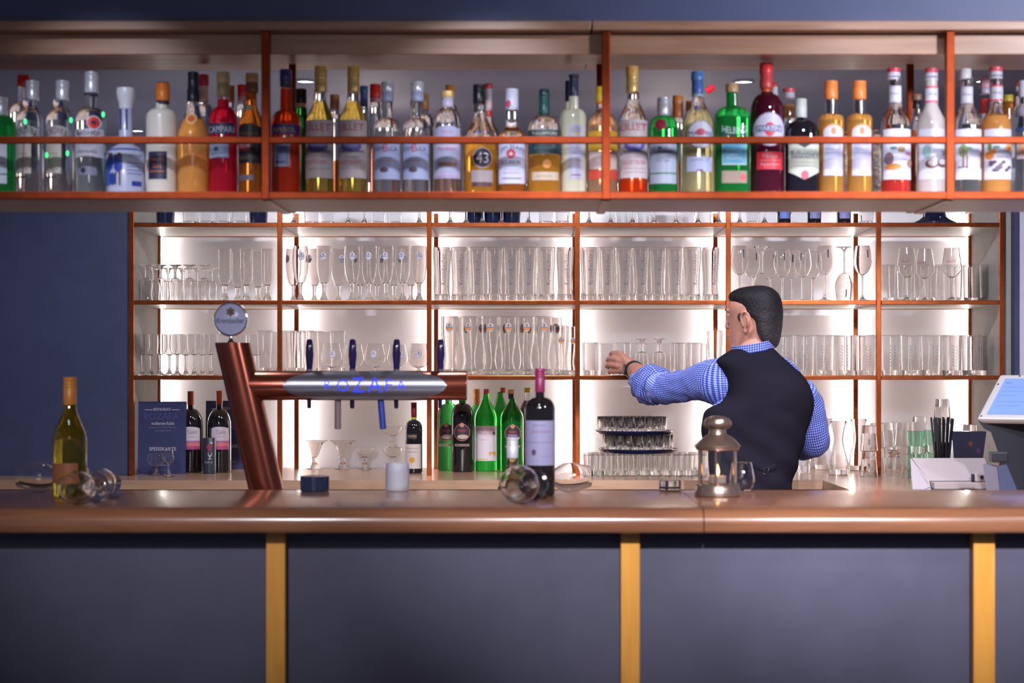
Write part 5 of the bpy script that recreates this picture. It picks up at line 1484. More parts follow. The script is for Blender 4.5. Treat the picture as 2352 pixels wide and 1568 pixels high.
for px, colr, dx in ((776, (0.20, 0.13, 0.145), 0), (877, (0.018, 0.035, 0.26), 3)):
    a_, b2 = P_(px - dx, 912), P_(px + dx, 984)
    obj('hose', MB().tube([a_, (a_ + b2) / 2, b2, b2 - Vector((0, 0, 0.0015))], [7.4 * kt, 7.4 * kt, 7.4 * kt, 6.2 * kt], 18), mat('hose_%d' % px, colr, 0.5), tap)
# round medallion on the column
md = P_(530.5, 733)
Rm = 40 * kt
Mr = Matrix.Translation(md) @ Matrix.Rotation(math.radians(4), 4, 'Z') @ Matrix.Rotation(math.pi / 2, 4, 'X')
ring = obj('medallion_ring', MB().lathe([(0, -0.012), (Rm * 0.86, -0.012), (Rm * 0.98, -0.007), (Rm, 0.0), (Rm * 0.97, 0.008), (Rm * 0.90, 0.0095), (Rm * 0.84, 0.006), (0, 0.006)], seg=44, M=Mr), CHROME, tap)
mb = MB().lathe([(Rm * 0.85, 0.0062), (Rm * 0.6, 0.0088), (Rm * 0.3, 0.0102), (0, 0.0108)], seg=44, M=Mr)
pmats = [mat('medallion_face', (0.42, 0.45, 0.66), 0.18, coat=0.6), paint(50, 48, 84), paint(116, 84, 76)]
flat = lambda a, b: Mr @ Vector((a, b, 0.0116))
fit_text(mb, 'Krombacher', Rm * 1.56, Rm * 0.30, lambda a, b: flat(a, b - Rm * 0.08), 1)
for q in range(6):
    a = 2 * math.pi * q / 6
    ctr = (Rm * 0.17 * math.sin(a), Rm * 0.42 + Rm * 0.17 * math.cos(a))
    mb.add([flat(ctr[0] + Rm * 0.10 * math.cos(t * math.pi / 4), ctr[1] + Rm * 0.10 * math.sin(t * math.pi / 4)) for t in range(8)], [tuple(range(8))], 2, False)
mb.add([Mr @ Vector((Rm * 0.13 * math.cos(t * math.pi / 6), Rm * 0.42 + Rm * 0.13 * math.sin(t * math.pi / 6), 0.0119)) for t in range(12)], [tuple(range(12))], 1, False)
obj('medallion_face', mb, pmats, ring)
obj('medallion_stem', MB().lathe([(0, 0), (10 * kt, 0), (8 * kt, 3 * kt), (4.5 * kt, 8 * kt), (4.5 * kt, 18 * kt), (0, 18 * kt)], tuple(P_(531, 787.5)), 20), CHROME, tap)


# ---------------------------------------------------------------- on the bar top
def ybar(base):
    return (CZ - ZBAR) * F / (base - HY)


def bb(label, c, base, top, hw, ysh, yn, rn, **kw):
    return bottle('wine_bottle', label, 'bottle', c, ybar(base), ZBAR + 0.0003, top, hw, ysh, yn, rn, group='wine bottles on the bar top', seg=40, **kw)


OLIVE = mat('olive_wine_glass', (0.30, 0.24, 0.015), 0.0, trans=0.9, ior=1.4)
bb('olive white wine bottle with golden foil among lying glasses on the bar top', 160.5, 1141, 866, 38.5, 1010, 930, 13.5, liquid=OLIVE, style='s', cap=[(866, 929, 15, (186, 116, 48))],
   labels=[('r', 128, 1062, 187, 1108, (150, 92, 56))])
bb('tall claret bottle with purple foil and pale label beside lying glasses', 1240, 1138, 846, 34.5, 940, 912, 10.5, liquid=WINE, cap=[(846, 900, 11.5, (136, 42, 86))],
   labels=[('r', 1208, 965, 1272, 1067, (150, 146, 180)), ('t', 'MARQUES', 1238, 976, 30, 5, (110, 106, 136)), ('t', 'GRAN RESERVA', 1242, 990, 46, 6, (150, 112, 136)), ('o', 1226, 1037, 5, 7, (84, 72, 90)), ('r', 1212, 1014, 1268, 1015, (130, 126, 156)), ('r', 1240, 1046, 1266, 1047, (130, 126, 156))])
# silver-capped bottle on the ledge behind the bar top
bottle('wine_bottle', 'clear bottle with silver cap standing low behind the lying glasses', 'bottle', 1177, 4.62, ZLED + 0.0003, 998, 34, 1120, 1075, 13, liquid=mat('pale_olive_glass', (0.75, 0.72, 0.50), 0.0, trans=1.0), cap=[(998, 1004, 12.5, (120, 110, 130)), (1004, 1051, 13.5, SILVER)], style='s')
# lying wine glasses
b_ = sm([(0.005, 0.082), (0.022, 0.090), (0.040, 0.116), (0.0445, 0.136), (0.041, 0.162), (0.034, 0.188), (0.0315, 0.200)])
GT['lying'] = ('wine_glass', 'wine glass', lm('bar_wine_glass', stemmed(0.036, 0.0042, 0.078, b_), seg=36), [])
LR = 0.0445


def lying(px, base, dirxy, s, label):
    """a wine glass on its side: bowl at px, opening pointing along dirxy"""
    Y = ybar(base)
    d = Vector((dirxy[0], dirxy[1], 0)).normalized()
    dn = math.atan2(LR - 0.036, 0.136)                   # rests on bowl and foot
    zax = (d * math.cos(dn) + Vector((0, 0, 1)) * math.sin(dn)).normalized()
    yax = Vector((0, 0, 1)).cross(d).normalized()
    xax = yax.cross(zax)
    ctr = Vector((XW(px, Y), Y, ZBAR + 0.0006 + LR * s * 0.995))
    R3 = Matrix((xax, yax, zax)).transposed()
    o = ctr - R3 @ Vector((0, 0, 0.136 * s))
    M = Matrix.Translation(o) @ R3.to_4x4() @ Matrix.Scale(s, 4)
    glass('lying', 0, 0, 0, label, 'wine glasses lying on the bar top', M=M)


lying(92, 1131, (-1.0, -0.12), 0.86, 'wine glass lying beside the olive bottle, rim towards the navy wall')
lying(178, 1158, (-0.15, -1.0), 0.86, 'wine glass lying before the olive bottle, bowl towards the room')
lying(232, 1143, (0.05, -1.0), 0.80, 'wine glass lying beside the olive bottle, bowl towards the tap column')
lying(1194, 1157, (-0.25, -1.0), 1.0, 'large wine glass lying before the claret bottle, bowl towards the room')
lying(1306, 1131, (1.0, -0.22), 0.86, 'wine glass lying beside the claret bottle, rim towards the lantern')

# small vessels at the back edge of the bar top
Yv = 4.385
kv = Yv / F
DBLUE = mat('dark_blue_jar_glass', (0.03, 0.05, 0.12), 0.08, trans=0.35, coat=0.4)
t = thing('glass_jar', 'low dark blue glass jar at the rear edge of the bar top beside the tap', 'jar', (XW(723, Yv), Yv, ZBAR + 0.0003))
obj('jar', MB().lathe(wall([(0, 0), (31 * kv, 0), (33 * kv, 0.002), (33.5 * kv, 34 * kv)], 0.003, 0.006), seg=36), DBLUE, t)
t = thing('tealight_glass', 'frosted tealight glass at the rear edge of the bar top under the tap arm', 'candle glass', (XW(913, Yv), Yv, ZBAR + 0.0003))
obj('glass', MB().lathe(wall([(0, 0), (25 * kv, 0), (27.5 * kv, 0.003), (27 * kv, 0.03), (26.5 * kv, 64 * kv)], 0.004, 0.010), seg=32), mat('frosted_tealight_glass', (0.86, 0.86, 0.96), 0.35, trans=0.75), t)
obj('wax', MB().lathe([(0, 0.0105), (20 * kv, 0.0105), (20 * kv, 0.030), (0, 0.031)], seg=24), mat('tealight_wax', (0.75, 0.72, 0.74), 0.5), t)
t = thing('low_glass_bowl', 'low clear glass bowl with dark base at the rear edge beside the lantern', 'bowl', (XW(1539, Yv), Yv, ZBAR + 0.0003))
obj('bowl', MB().lathe(wall([(0, 0), (23 * kv, 0), (25 * kv, 0.002), (25.5 * kv, 24 * kv)], 0.003, 0.006), seg=32), GLASS, t)
obj('liner', MB().lathe([(0, 0.0064), (20 * kv, 0.0064), (20 * kv, 0.011), (0, 0.011)], seg=24), mat('bowl_liner', (0.012, 0.014, 0.03), 0.4), t)
Yw = 4.36
sc_ = 0.66
b_ = sm([(0.004, 0.010), (0.020, 0.014), (0.029, 0.030), (0.028, 0.055), (0.0235, 0.088)])
GT['stemless'] = ('stemless_glass', 'glass', lm('stemless_glass', wall([(0, 0), (0.016, 0), (0.022, 0.003)] + sm([(0.022, 0.003), (0.030, 0.022), (0.030, 0.040), (0.0225, 0.074)]), 0.0014, 0.004), seg=32), [])
glass('stemless', XW(1706, Yw), Yw, ZBAR + 0.0003, 'stemless clear glass standing behind the lit lantern', 'drinking glasses behind the lantern')

# ---------------------------------------------------------------- lantern
Yl = ybar(1139)
kl = Yl / F
lan = thing('candle_lantern', 'small metal lantern with lit tealight behind glass on the bar top', 'lantern', (XW(1648, Yl), Yl, ZBAR + 0.0003))
LM = mat('lantern_metal', (0.40, 0.29, 0.23), 0.24, metal=0.85, var=0.15, vscale=60)
zl = lambda py: (1139 - py) * kl
R = lambda px: px * kl
obj('base', MB().lathe([(0, 0), (R(48), 0), (R(53), 0.002), (R(54), zl(1128)), (R(50), zl(1119)), (R(50), zl(1112)), (R(46), zl(1110)), (0, zl(1110))], seg=40), LM, lan)
obj('roof', MB().lathe([(0, zl(1034)), (R(46), zl(1034)), (R(49), zl(1032)), (R(50), zl(1028)), (R(53), zl(1026)), (R(53), zl(1023)), (R(44), zl(1014)), (R(33), zl(1004)), (R(20), zl(997)), (R(19), zl(990)), (R(19), zl(985)), (0, zl(984))], seg=40), LM, lan)
obj('knob', MB().lathe([(0, zl(984.5)), (R(17), zl(984.5)), (R(22), zl(982)), (R(30), zl(976)), (R(31), zl(970)), (R(27), zl(961)), (R(15), zl(956)), (0, zl(955))], seg=36), LM, lan)
obj('glass_chimney', MB().lathe([(R(43), zl(1109)), (R(43), zl(1035)), (R(42), zl(1035)), (R(42), zl(1109))], seg=40, closed=True), GLASS, lan)
for q in range(6):
    a = 2 * math.pi * (q + 0.32) / 6
    ca, sa = math.cos(a), math.sin(a)
    obj('cage_bar', MB().tube([(R(46.5) * ca, R(46.5) * sa, zl(1110)), (R(46.5) * ca, R(46.5) * sa, zl(1034))], 0.0028, 8), LM, lan)
obj('wire_handle', MB().tube([(R(33) * math.cos(a_ * math.pi / 10), R(4), zl(972) - 0.018 * math.sin(a_ * math.pi / 10)) for a_ in range(-1, 12)], 0.0012, 6), LM, lan)
cdl = obj('tealight', MB().lathe([(0, zl(1109.5)), (R(19), zl(1109.5)), (R(20), zl(1108)), (R(20), zl(1093)), (R(18), zl(1092)), (0, zl(1092.5))], seg=28), mat('tealight_cup_wax', (0.70, 0.58, 0.5), 0.4), lan)
obj('flame', MB().lathe([(0, zl(1092)), (R(3), zl(1089)), (R(4.6), zl(1084)), (R(3.4), zl(1077)), (R(1.3), zl(1070)), (0, zl(1066))], seg=14), mat('candle_flame', (1, 0.6, 0.2), 0.5, emit=40.0, ecol=(1.0, 0.50, 0.16)), cdl)
# ---------------------------------------------------------------- the bartender
from mathutils import noise as _nz
YM = 5.85
SKIN = mat('skin', (0.52, 0.235, 0.172), 0.5, var=0.12, vscale=60)
SKIN.node_tree.nodes['Principled BSDF'].inputs['Subsurface Weight'].default_value = 0.12
SKIN.node_tree.nodes['Principled BSDF'].inputs['Subsurface Radius'].default_value = (0.01, 0.004, 0.002)
HAIR = mat('dark_hair', (0.016, 0.013, 0.017), 0.55, bump=0.9, vscale=130, spec=0.2)
_nt = HAIR.node_tree
_tc, _sx, _rp = _nt.nodes.new('ShaderNodeTexCoord'), _nt.nodes.new('ShaderNodeSeparateXYZ'), _nt.nodes.new('ShaderNodeValToRGB')
_mr = _nt.nodes.new('ShaderNodeMapRange')
_mr.inputs['From Min'].default_value, _mr.inputs['From Max'].default_value = 1.52, 1.64
_nt.links.new(_tc.outputs['Object'], _sx.inputs[0])
_nt.links.new(_sx.outputs[2], _mr.inputs['Value'])
_nt.links.new(_mr.outputs[0], _rp.inputs[0])
_rp.color_ramp.elements[0].color = (0.050, 0.040, 0.044, 1)      # clipped greying sides
_rp.color_ramp.elements[1].color = (0.011, 0.009, 0.012, 1)
_nt.links.new(_rp.outputs[0], _nt.nodes['Principled BSDF'].inputs['Base Color'])
VEST = mat('vest_cloth', (0.0130, 0.0112, 0.0190), 0.95, spec=0.08, var=0.2, vscale=300)
TROUS = mat('trouser_cloth', (0.018, 0.018, 0.024), 0.8)


def gingham():
    m = bpy.data.materials.new('blue_gingham')
    m.use_nodes = True
    nt = m.node_tree
    b = nt.nodes['Principled BSDF']
    uv = nt.nodes.new('ShaderNodeTexCoord')
    sp = nt.nodes.new('ShaderNodeSeparateXYZ')
    nt.links.new(uv.outputs['UV'], sp.inputs[0])
    gs = []
    for ax in (0, 1):
        mu = nt.nodes.new('ShaderNodeMath')
        mu.operation = 'MULTIPLY'
        mu.inputs[1].default_value = 1 / 0.0078
        fr = nt.nodes.new('ShaderNodeMath')
        fr.operation = 'FRACT'
        gt = nt.nodes.new('ShaderNodeMath')
        gt.operation = 'GREATER_THAN'
        gt.inputs[1].default_value = 0.5
        nt.links.new(sp.outputs[ax], mu.inputs[0])
        nt.links.new(mu.outputs[0], fr.inputs[0])
        nt.links.new(fr.outputs[0], gt.inputs[0])
        gs.append(gt)
    ad = nt.nodes.new('ShaderNodeMath')
    nt.links.new(gs[0].outputs[0], ad.inputs[0])
    nt.links.new(gs[1].outputs[0], ad.inputs[1])
    hf = nt.nodes.new('ShaderNodeMath')
    hf.operation = 'MULTIPLY'
    hf.inputs[1].default_value = 0.5
    nt.links.new(ad.outputs[0], hf.inputs[0])
    rp = nt.nodes.new('ShaderNodeValToRGB')
    rp.color_ramp.interpolation = 'CONSTANT'
    rp.color_ramp.elements[0].color = (*srgb(172, 180, 226), 1)
    rp.color_ramp.elements[1].position = 0.75
    rp.color_ramp.elements[1].color = (*srgb(28, 40, 136), 1)
    e = rp.color_ramp.elements.new(0.25)
    e.color = (*srgb(82, 102, 194), 1)
    nt.links.new(hf.outputs[0], rp.inputs[0])
    nt.links.new(rp.outputs[0], b.inputs['Base Color'])
    b.inputs['Roughness'].default_value = 0.8
    return m


GING = gingham()


def spline(P, n=6):
    """dense Catmull-Rom through tuples"""
    P = [tuple(p) for p in P]
    Q = [P[0]] + P + [P[-1]]
    out = []
    for i in range(1, len(Q) - 2):
        for j in range(n):
            t = j / n
            out.append(tuple(0.5 * (2 * b + (c - a) * t + (2 * a - 5 * b + 4 * c - d) * t * t + (3 * b - a - 3 * c + d) * t ** 3) for a, b, c, d in zip(Q[i - 1], Q[i], Q[i + 1], Q[i + 2])))
    return out + [P[-1]]


def limb(mb, pts, n=5, seg=20, mi=0, uvm=False, flat=1.0, wr=0.0, wf=18.0, up=None, cap=True):
    """tapered limb through (px, py, Y, radius)"""
    d = spline(pts, n)
    i0 = len(mb.v)
    mb.tube([W(p[0], p[1], p[2]) for p in d], [p[3] for p in d], seg, mi, cap=cap, flat=flat, uvm=uvm, up=up)
    if wr:
        ctr = [W(p[0], p[1], p[2]) for p in d]
        for i in range(len(d)):
            for q in range(seg):
                v = Vector(mb.v[i0 + i * seg + q])
                r = (v - ctr[i])
                f = _nz.noise(Vector((v.x * wf * 0.6, v.y * wf * 0.6, v.z * wf * 0.6 + i * 0.22))) + 0.5 * _nz.noise(v * wf * 2.1)
                mb.v[i0 + i * seg + q] = tuple(v + r.normalized() * wr * f)
    return mb


def fuse(mb, voxel, smooth=4, name='fused'):
    """one continuous skin over overlapping volumes"""
    me = mb.mesh(name + '_raw', [])
    ob = bpy.data.objects.new(name + '_raw', me)
    COL.objects.link(ob)
    r = ob.modifiers.new('r', 'REMESH')
    r.mode = 'VOXEL'
    r.voxel_size = voxel
    s = ob.modifiers.new('s', 'SMOOTH')
    s.factor = 0.5
    s.iterations = smooth
    dg = bpy.context.evaluated_depsgraph_get()
    out = bpy.data.meshes.new_from_object(ob.evaluated_get(dg))
    out.name = name
    bpy.data.objects.remove(ob)
    bpy.data.meshes.remove(me)
    out.polygons.foreach_set('use_smooth', [True] * len(out.polygons))
    return out


# head frame: x forward, y towards his own left side, z up
HC = W(1729, 743, 5.885)
yaw, pitch = math.radians(31), math.radians(5)
fw = Vector((-math.cos(yaw) * math.cos(pitch), math.sin(yaw) * math.cos(pitch), -math.sin(pitch)))
lf = Vector((-math.sin(yaw), -math.cos(yaw), 0))
up_ = lf.cross(-fw).normalized()
if up_.z < 0:
    up_ = -up_
HS = 0.925
hd = lambda x, y, z: HC + (fw * x + lf * y + up_ * z) * HS


def head_loft(mb, sl, seg=36, n=2.25, fn=None):
    vs, fs = [], []
    sl = spline(sl, 4)
    for z, xf, xb, w in sl:
        for q in range(seg):
            t = 2 * math.pi * q / seg
            c, s = math.cos(t), math.sin(t)
            k_ = (abs(c) ** n + abs(s) ** n) ** (-1 / n)
            x = (xf + xb) / 2 + (xf - xb) / 2 * c * k_
            # the head is widest behind the middle
            y = w * s * k_ * (1.0 - 0.10 * max(0.0, c))
            if fn:
                x, y, z2 = fn(x, y, z, t)
            else:
                z2 = z
            vs.append(hd(x, y, z2))
    m = len(sl)
    for i in range(m - 1):
        for q in range(seg):
            fs.append((i * seg + q, i * seg + (q + 1) % seg, (i + 1) * seg + (q + 1) % seg, (i + 1) * seg + q))
    fs += [tuple(range(seg))[::-1], tuple(range((m - 1) * seg, m * seg))]
    mb.add(vs, fs)


sk = MB()
head_loft(sk, [(-0.118, 0.078, 0.040, 0.020), (-0.110, 0.090, 0.012, 0.036), (-0.090, 0.095, -0.020, 0.052), (-0.060, 0.094, -0.060, 0.062), (-0.030, 0.092, -0.082, 0.068), (0.0, 0.090, -0.095, 0.071),
               (0.03, 0.088, -0.103, 0.074), (0.06, 0.092, -0.105, 0.076), (0.085, 0.084, -0.100, 0.072), (0.105, 0.066, -0.084, 0.060), (0.120, 0.034, -0.055, 0.036), (0.126, 0.004, -0.02, 0.006)])


def hball(mb, x, y, z, rx, ry, rz):
    Mh = Matrix((fw, lf, up_)).transposed()
    mb.ball(tuple(hd(x, y, z)), (rx * HS, ry * HS, rz * HS), 16, 10, 0, Mh.to_3x3())


# nose, lips, chin, brow, cheek
for i, (x, z, r) in enumerate(((0.094, 0.048, 0.0075), (0.0965, 0.040, 0.0072), (0.0995, 0.031, 0.0072), (0.103, 0.022, 0.0074), (0.1065, 0.013, 0.0078), (0.1095, 0.005, 0.0082), (0.1100, 0.000, 0.0082))):
    hball(sk, x - 0.004, 0, z, r, r * 0.95, r * 1.1)
for s_ in (-1, 1):
    hball(sk, 0.100, s_ * 0.010, -0.004, 0.009, 0.007, 0.007)
    hball(sk, 0.0785, s_ * 0.030, 0.056, 0.009, 0.022, 0.007)
hball(sk, 0.096, 0, -0.036, 0.009, 0.022, 0.0055)
hball(sk, 0.094, 0, -0.046, 0.009, 0.019, 0.006)
hball(sk, 0.084, 0, -0.096, 0.016, 0.020, 0.014)
# ears
for s_ in (1, -1):
    hx = [(0.010, 0.073, -0.006), (0.013, 0.076, 0.014), (0.007, 0.081, 0.028), (-0.006, 0.086, 0.034), (-0.018, 0.090, 0.028), (-0.024, 0.092, 0.012), (-0.022, 0.090, -0.004), (-0.014, 0.085, -0.018), (-0.006, 0.080, -0.030), (0.003, 0.075, -0.031), (0.007, 0.072, -0.020)]
    d = spline([(a * 1.18 - 0.002, b * s_, c * 1.15) for a, b, c in hx], 4)
    sk.tube([hd(*p) for p in d], [0.0043] * len(d), 8)
    hball(sk, -0.006, s_ * 0.076, 0.006, 0.015, 0.0035, 0.026)
    hball(sk, -0.004, s_ * 0.077, -0.028, 0.007, 0.004, 0.008)
    hball(sk, 0.006, s_ * 0.074, -0.010, 0.005, 0.005, 0.007)
# neck and trunk
nk = [(hd(-0.024, 0, -0.030), 0.054), (hd(-0.022, 0, -0.075), 0.053), (W(1731, 808, 5.865), 0.057), (W(1737, 830, 5.86), 0.066), (W(1742, 866, 5.86), 0.085)]
sk.tube([p for p, r in nk], [r for p, r in nk], 24)
sk.tube([W(1740, 840, YM), W(1748, 900, YM), W(1735, 980, YM), W(1722, 1060, YM), W(1716, 1130, YM), W(1716, 1180, YM)], [(0.070, 0.10), (0.085, 0.125), (0.09, 0.132), (0.095, 0.120), (0.10, 0.125), (0.105, 0.13)], 28, up=(0, 1, 0))
# legs and feet
for px_, fx in ((1668, -0.02), (1762, 0.03)):
    hip = W(px_, 1185, YM)
    x0 = hip.x
    sk.tube([(x0, YM, 0.92), (x0 + fx * 0.4, YM - 0.005, 0.72), (x0 + fx * 0.8, YM + 0.0, 0.50), (x0 + fx, YM - 0.02, 0.34), (x0 + fx, YM - 0.01, 0.10), (x0 + fx, YM + 0.0, 0.055)], [0.085, 0.080, 0.058, 0.056, 0.040, 0.042], 20)
    sk.tube([(x0 + fx, YM - 0.05, 0.045), (x0 + fx, YM + 0.05, 0.05), (x0 + fx * 1.2, YM + 0.15, 0.035)], [0.034, 0.038, 0.026], 14)
# left arm: shoulder, elbow, wrist
limb(sk, [(1715, 876, 5.87, 0.055), (1655, 876, 5.90, 0.056), (1585, 882, 6.02, 0.050), (1522, 893, 6.13, 0.042), (1498, 884, 6.19, 0.045), (1476, 867, 6.27, 0.043), (1461, 853, 6.36, 0.033), (1449, 845, 6.418, 0.028)], 5, 22)
# palm, from wrist to the knuckles
mc = {'index': (1424, 812, 6.462), 'middle': (1417, 825, 6.452), 'ring': (1416, 839, 6.450), 'little': (1419, 852, 6.455)}
for f_, r_ in (('index', 0.0135), ('middle', 0.014), ('ring', 0.0135), ('little', 0.012)):
    p = mc[f_]
    limb(sk, [(1449, 844 + (p[1] - 832) * 0.25, 6.420, 0.022), (1436, 838 + (p[1] - 834) * 0.55, 6.436, 0.0185), (p[0], p[1], p[2], r_)], 4, 14)
fing = {'index': [(1409, 811, 6.486), (1403, 814, 6.514), (1408, 817, 6.532)], 'middle': [(1402, 824, 6.480), (1396, 827, 6.512), (1401, 830, 6.534)],
        'ring': [(1400, 838, 6.478), (1394, 841, 6.508), (1399, 844, 6.530)], 'little': [(1405, 853, 6.478), (1400, 855, 6.502), (1403, 857, 6.520)]}
for f_, r_ in (('index', 0.0100), ('middle', 0.0103), ('ring', 0.0098), ('little', 0.0088)):
    p = mc[f_]
    a, b, c = fing[f_]
    limb(sk, [(p[0], p[1], p[2], r_ * 1.22), (a[0], a[1], a[2], r_ * 1.05), (b[0], b[1], b[2], r_ * 0.90), (c[0], c[1], c[2], r_ * 0.72)], 4, 12)
limb(sk, [(1448, 846, 6.425, 0.020), (1444, 838, 6.462, 0.0165), (1449, 833, 6.498, 0.0125), (1452, 831, 6.528, 0.0105), (1450, 829, 6.546, 0.008)], 4, 14)
# right arm, bent forward past his side
limb(sk, [(1795, 886, 5.87, 0.05), (1838, 898, 5.88, 0.045), (1857, 950, 5.91, 0.042), (1868, 1014, 5.96, 0.040), (1846, 1016, 6.08, 0.037), (1815, 1000, 6.20, 0.028)], 5, 20)
limb(sk, [(1815, 1000, 6.20, 0.026), (1800, 994, 6.235, 0.024), (1790, 990, 6.262, 0.020)], 4, 14)
for q, (dx, dy) in enumerate(((-13, -11), (-15, -3), (-14, 5), (-10, 12))):
    limb(sk, [(1794, 992 + dy * 0.7, 6.25, 0.012), (1788 + dx * 0.4, 990 + dy, 6.285, 0.0095), (1786 + dx * 0.5, 990 + dy * 1.1, 6.315, 0.0085), (1790 + dx * 0.3, 992 + dy, 6.335, 0.007)], 3, 10)
limb(sk, [(1804, 990, 6.225, 0.014), (1799, 979, 6.262, 0.011), (1795, 976, 6.295, 0.009)], 3, 10)

body = put('person', fuse(sk, 0.0032, 5, 'person'))
body.data.materials.append(SKIN)
tag(body, 'person in dark vest and rolled blue checked sleeves reaching to the glass shelf', 'person')

# hair: short sides, fuller top, brushed back
hr = MB()


def hairfn(x, y, z, t):
    p = hd(x, y, z) * 55
    f = 0.0016 * _nz.noise(p) + 0.0010 * _nz.noise(p * 2.3)
    l = math.hypot(x, y) or 1
    return x + x / l * f, y + y / l * f, z


head_loft(hr, [(-0.098, -0.052, -0.080, 0.030), (-0.085, -0.040, -0.088, 0.046), (-0.060, -0.030, -0.096, 0.0625), (-0.030, -0.020, -0.103, 0.0715), (0.0, -0.014, -0.109, 0.0755), (0.014, 0.002, -0.112, 0.0775), (0.030, 0.030, -0.115, 0.0790),
               (0.055, 0.047, -0.117, 0.0805), (0.075, 0.064, -0.115, 0.0800), (0.092, 0.078, -0.110, 0.0775), (0.110, 0.084, -0.100, 0.0700), (0.126, 0.070, -0.082, 0.055), (0.136, 0.044, -0.056, 0.034), (0.140, 0.010, -0.025, 0.008)], 56, 2.3, hairfn)
for s_ in (1, -1):
    hball(hr, 0.018, s_ * 0.0715, 0.024, 0.010, 0.0048, 0.018)
ho = put('hair', fuse(hr, 0.0034, 2, 'hair'), body)
ho.data.materials.append(HAIR)
for s_ in (1, -1):
    eb = MB()
    hball(eb, 0.0865, s_ * 0.032, 0.059, 0.004, 0.018, 0.0035)
    obj('eyebrow', eb, HAIR, body)
EYEM = mat('eye_white', (0.6, 0.56, 0.55), 0.15)
for s_ in (1, -1):
    ey = MB()
    hball(ey, 0.0750, s_ * 0.031, 0.040, 0.0095, 0.0110, 0.0085)
    obj('eye', ey, EYEM, body)


# ---- vest
def sheet(rows_, seg, n, mi=0, wr=None, mb=None, uvs=True, cap=False):
    """rows: (py, xl, xr, depth, Yc): horizontal sections of a garment"""
    mb = mb or MB()
    vs, fs, uv = [], [], []
    d = spline(rows_, 5)
    for py, xl, xr, dp, yc in d:
        a, b = W(xl, py, yc), W(xr, py, yc)
        cx, hw = (a.x + b.x) / 2, (b.x - a.x) / 2
        per = 0.0
        last = None
        for q in range(seg):
            t = 2 * math.pi * q / seg + math.pi / 2
            c, s = math.cos(t), math.sin(t)
            k_ = (abs(c) ** n + abs(s) ** n) ** (-1 / n)
            p = Vector((cx + hw * c * k_, yc + dp * s * k_, a.z))
            if wr:
                p += Vector((c * 0.6, s, 0)) * wr(p, t)
            if last is not None:
                per += (p - last).length
            last = p
            vs.append(p)
            uv.append((per, a.z))
    m = len(d)
    for i in range(m - 1):
        for q in range(seg):
            fs.append((i * seg + q, (i + 1) * seg + q, (i + 1) * seg + (q + 1) % seg, i * seg + (q + 1) % seg))
    if cap:
        fs += [tuple(range(seg)), tuple(range((m - 1) * seg, m * seg))[::-1]]
    return mb.add(vs, fs, mi, True, uv if uvs else None)


def vest_folds(p, t):
    low = min(1.0, max(0.0, (1.32 - p.z) / 0.20))
    u = p.z * 1.0 + (p.x - 0.70) * 0.75
    f = 0.0085 * low * math.sin(u * 58 + 1.5 * _nz.noise(p * 9)) * (0.5 + 0.5 * _nz.noise(p * 6 + Vector((3, 1, 0))))
    f += 0.004 * _nz.noise(p * 14) + 0.0075 * (1 - low) * _nz.noise(Vector((p.x * 7, p.y * 3, p.z * 4)))
    return f


vest = sheet([(799, 1688, 1774, 0.060, 5.855), (806, 1676, 1782, 0.064, 5.855), (816, 1660, 1792, 0.070, 5.853), (828, 1647, 1808, 0.082, 5.852), (840, 1648, 1823, 0.092, 5.85), (855, 1655, 1838, 0.104, 5.85), (875, 1661, 1854, 0.114, 5.85),
              (895, 1663, 1863, 0.120, 5.85), (912, 1660, 1868, 0.123, 5.85), (928, 1644, 1869, 0.125, 5.85), (942, 1622, 1867, 0.126, 5.85), (960, 1613, 1862, 0.127, 5.85), (1000, 1613, 1850, 0.126, 5.85), (1050, 1617, 1836, 0.124, 5.85),
              (1100, 1621, 1822, 0.126, 5.85), (1140, 1619, 1814, 0.130, 5.85), (1172, 1615, 1810, 0.132, 5.85)], 96, 2.35, 0, vest_folds, uvs=False)
vo = obj('vest', vest, VEST, body)


def on_back(px, py):
    """a point on the back of the vest"""
    o = Vector((0, 0, CZ))
    d = (W(px, py, 5.0) - o).normalized()
    best = None
    for f_ in vo.data.polygons:
        c = f_.center
        if abs(c.x / c.y - d.x / d.y) < 0.004 and abs((c.z - CZ) / c.y - d.z / d.y) < 0.004 and (best is None or c.y < best.y):
            best = c.copy()
    return best or W(px, py, 5.73)


st = [on_back(x, y) - Vector((0, 0.003, 0)) for x, y in ((1706, 1044), (1728, 1052), (1750, 1062), (1772, 1070), (1795, 1078))]
obj('back_strap', MB().tube(st, [(0.009, 0.0022)] * len(st), 12, up=(0, 0.05, 1)), VEST, vo)
bp = on_back(1772, 1069) - Vector((0, 0.008, 0))
obj('strap_buckle', MB().tube([bp + Vector((0.006, 0, 0.012)), bp + Vector((0.007, 0, -0.002)), bp + Vector((-0.001, 0, -0.013)), bp + Vector((-0.010, 0, -0.010)), bp + Vector((-0.006, 0, 0.009)), bp + Vector((0.006, 0, 0.012))], 0.0016, 8), CHROME, vo)

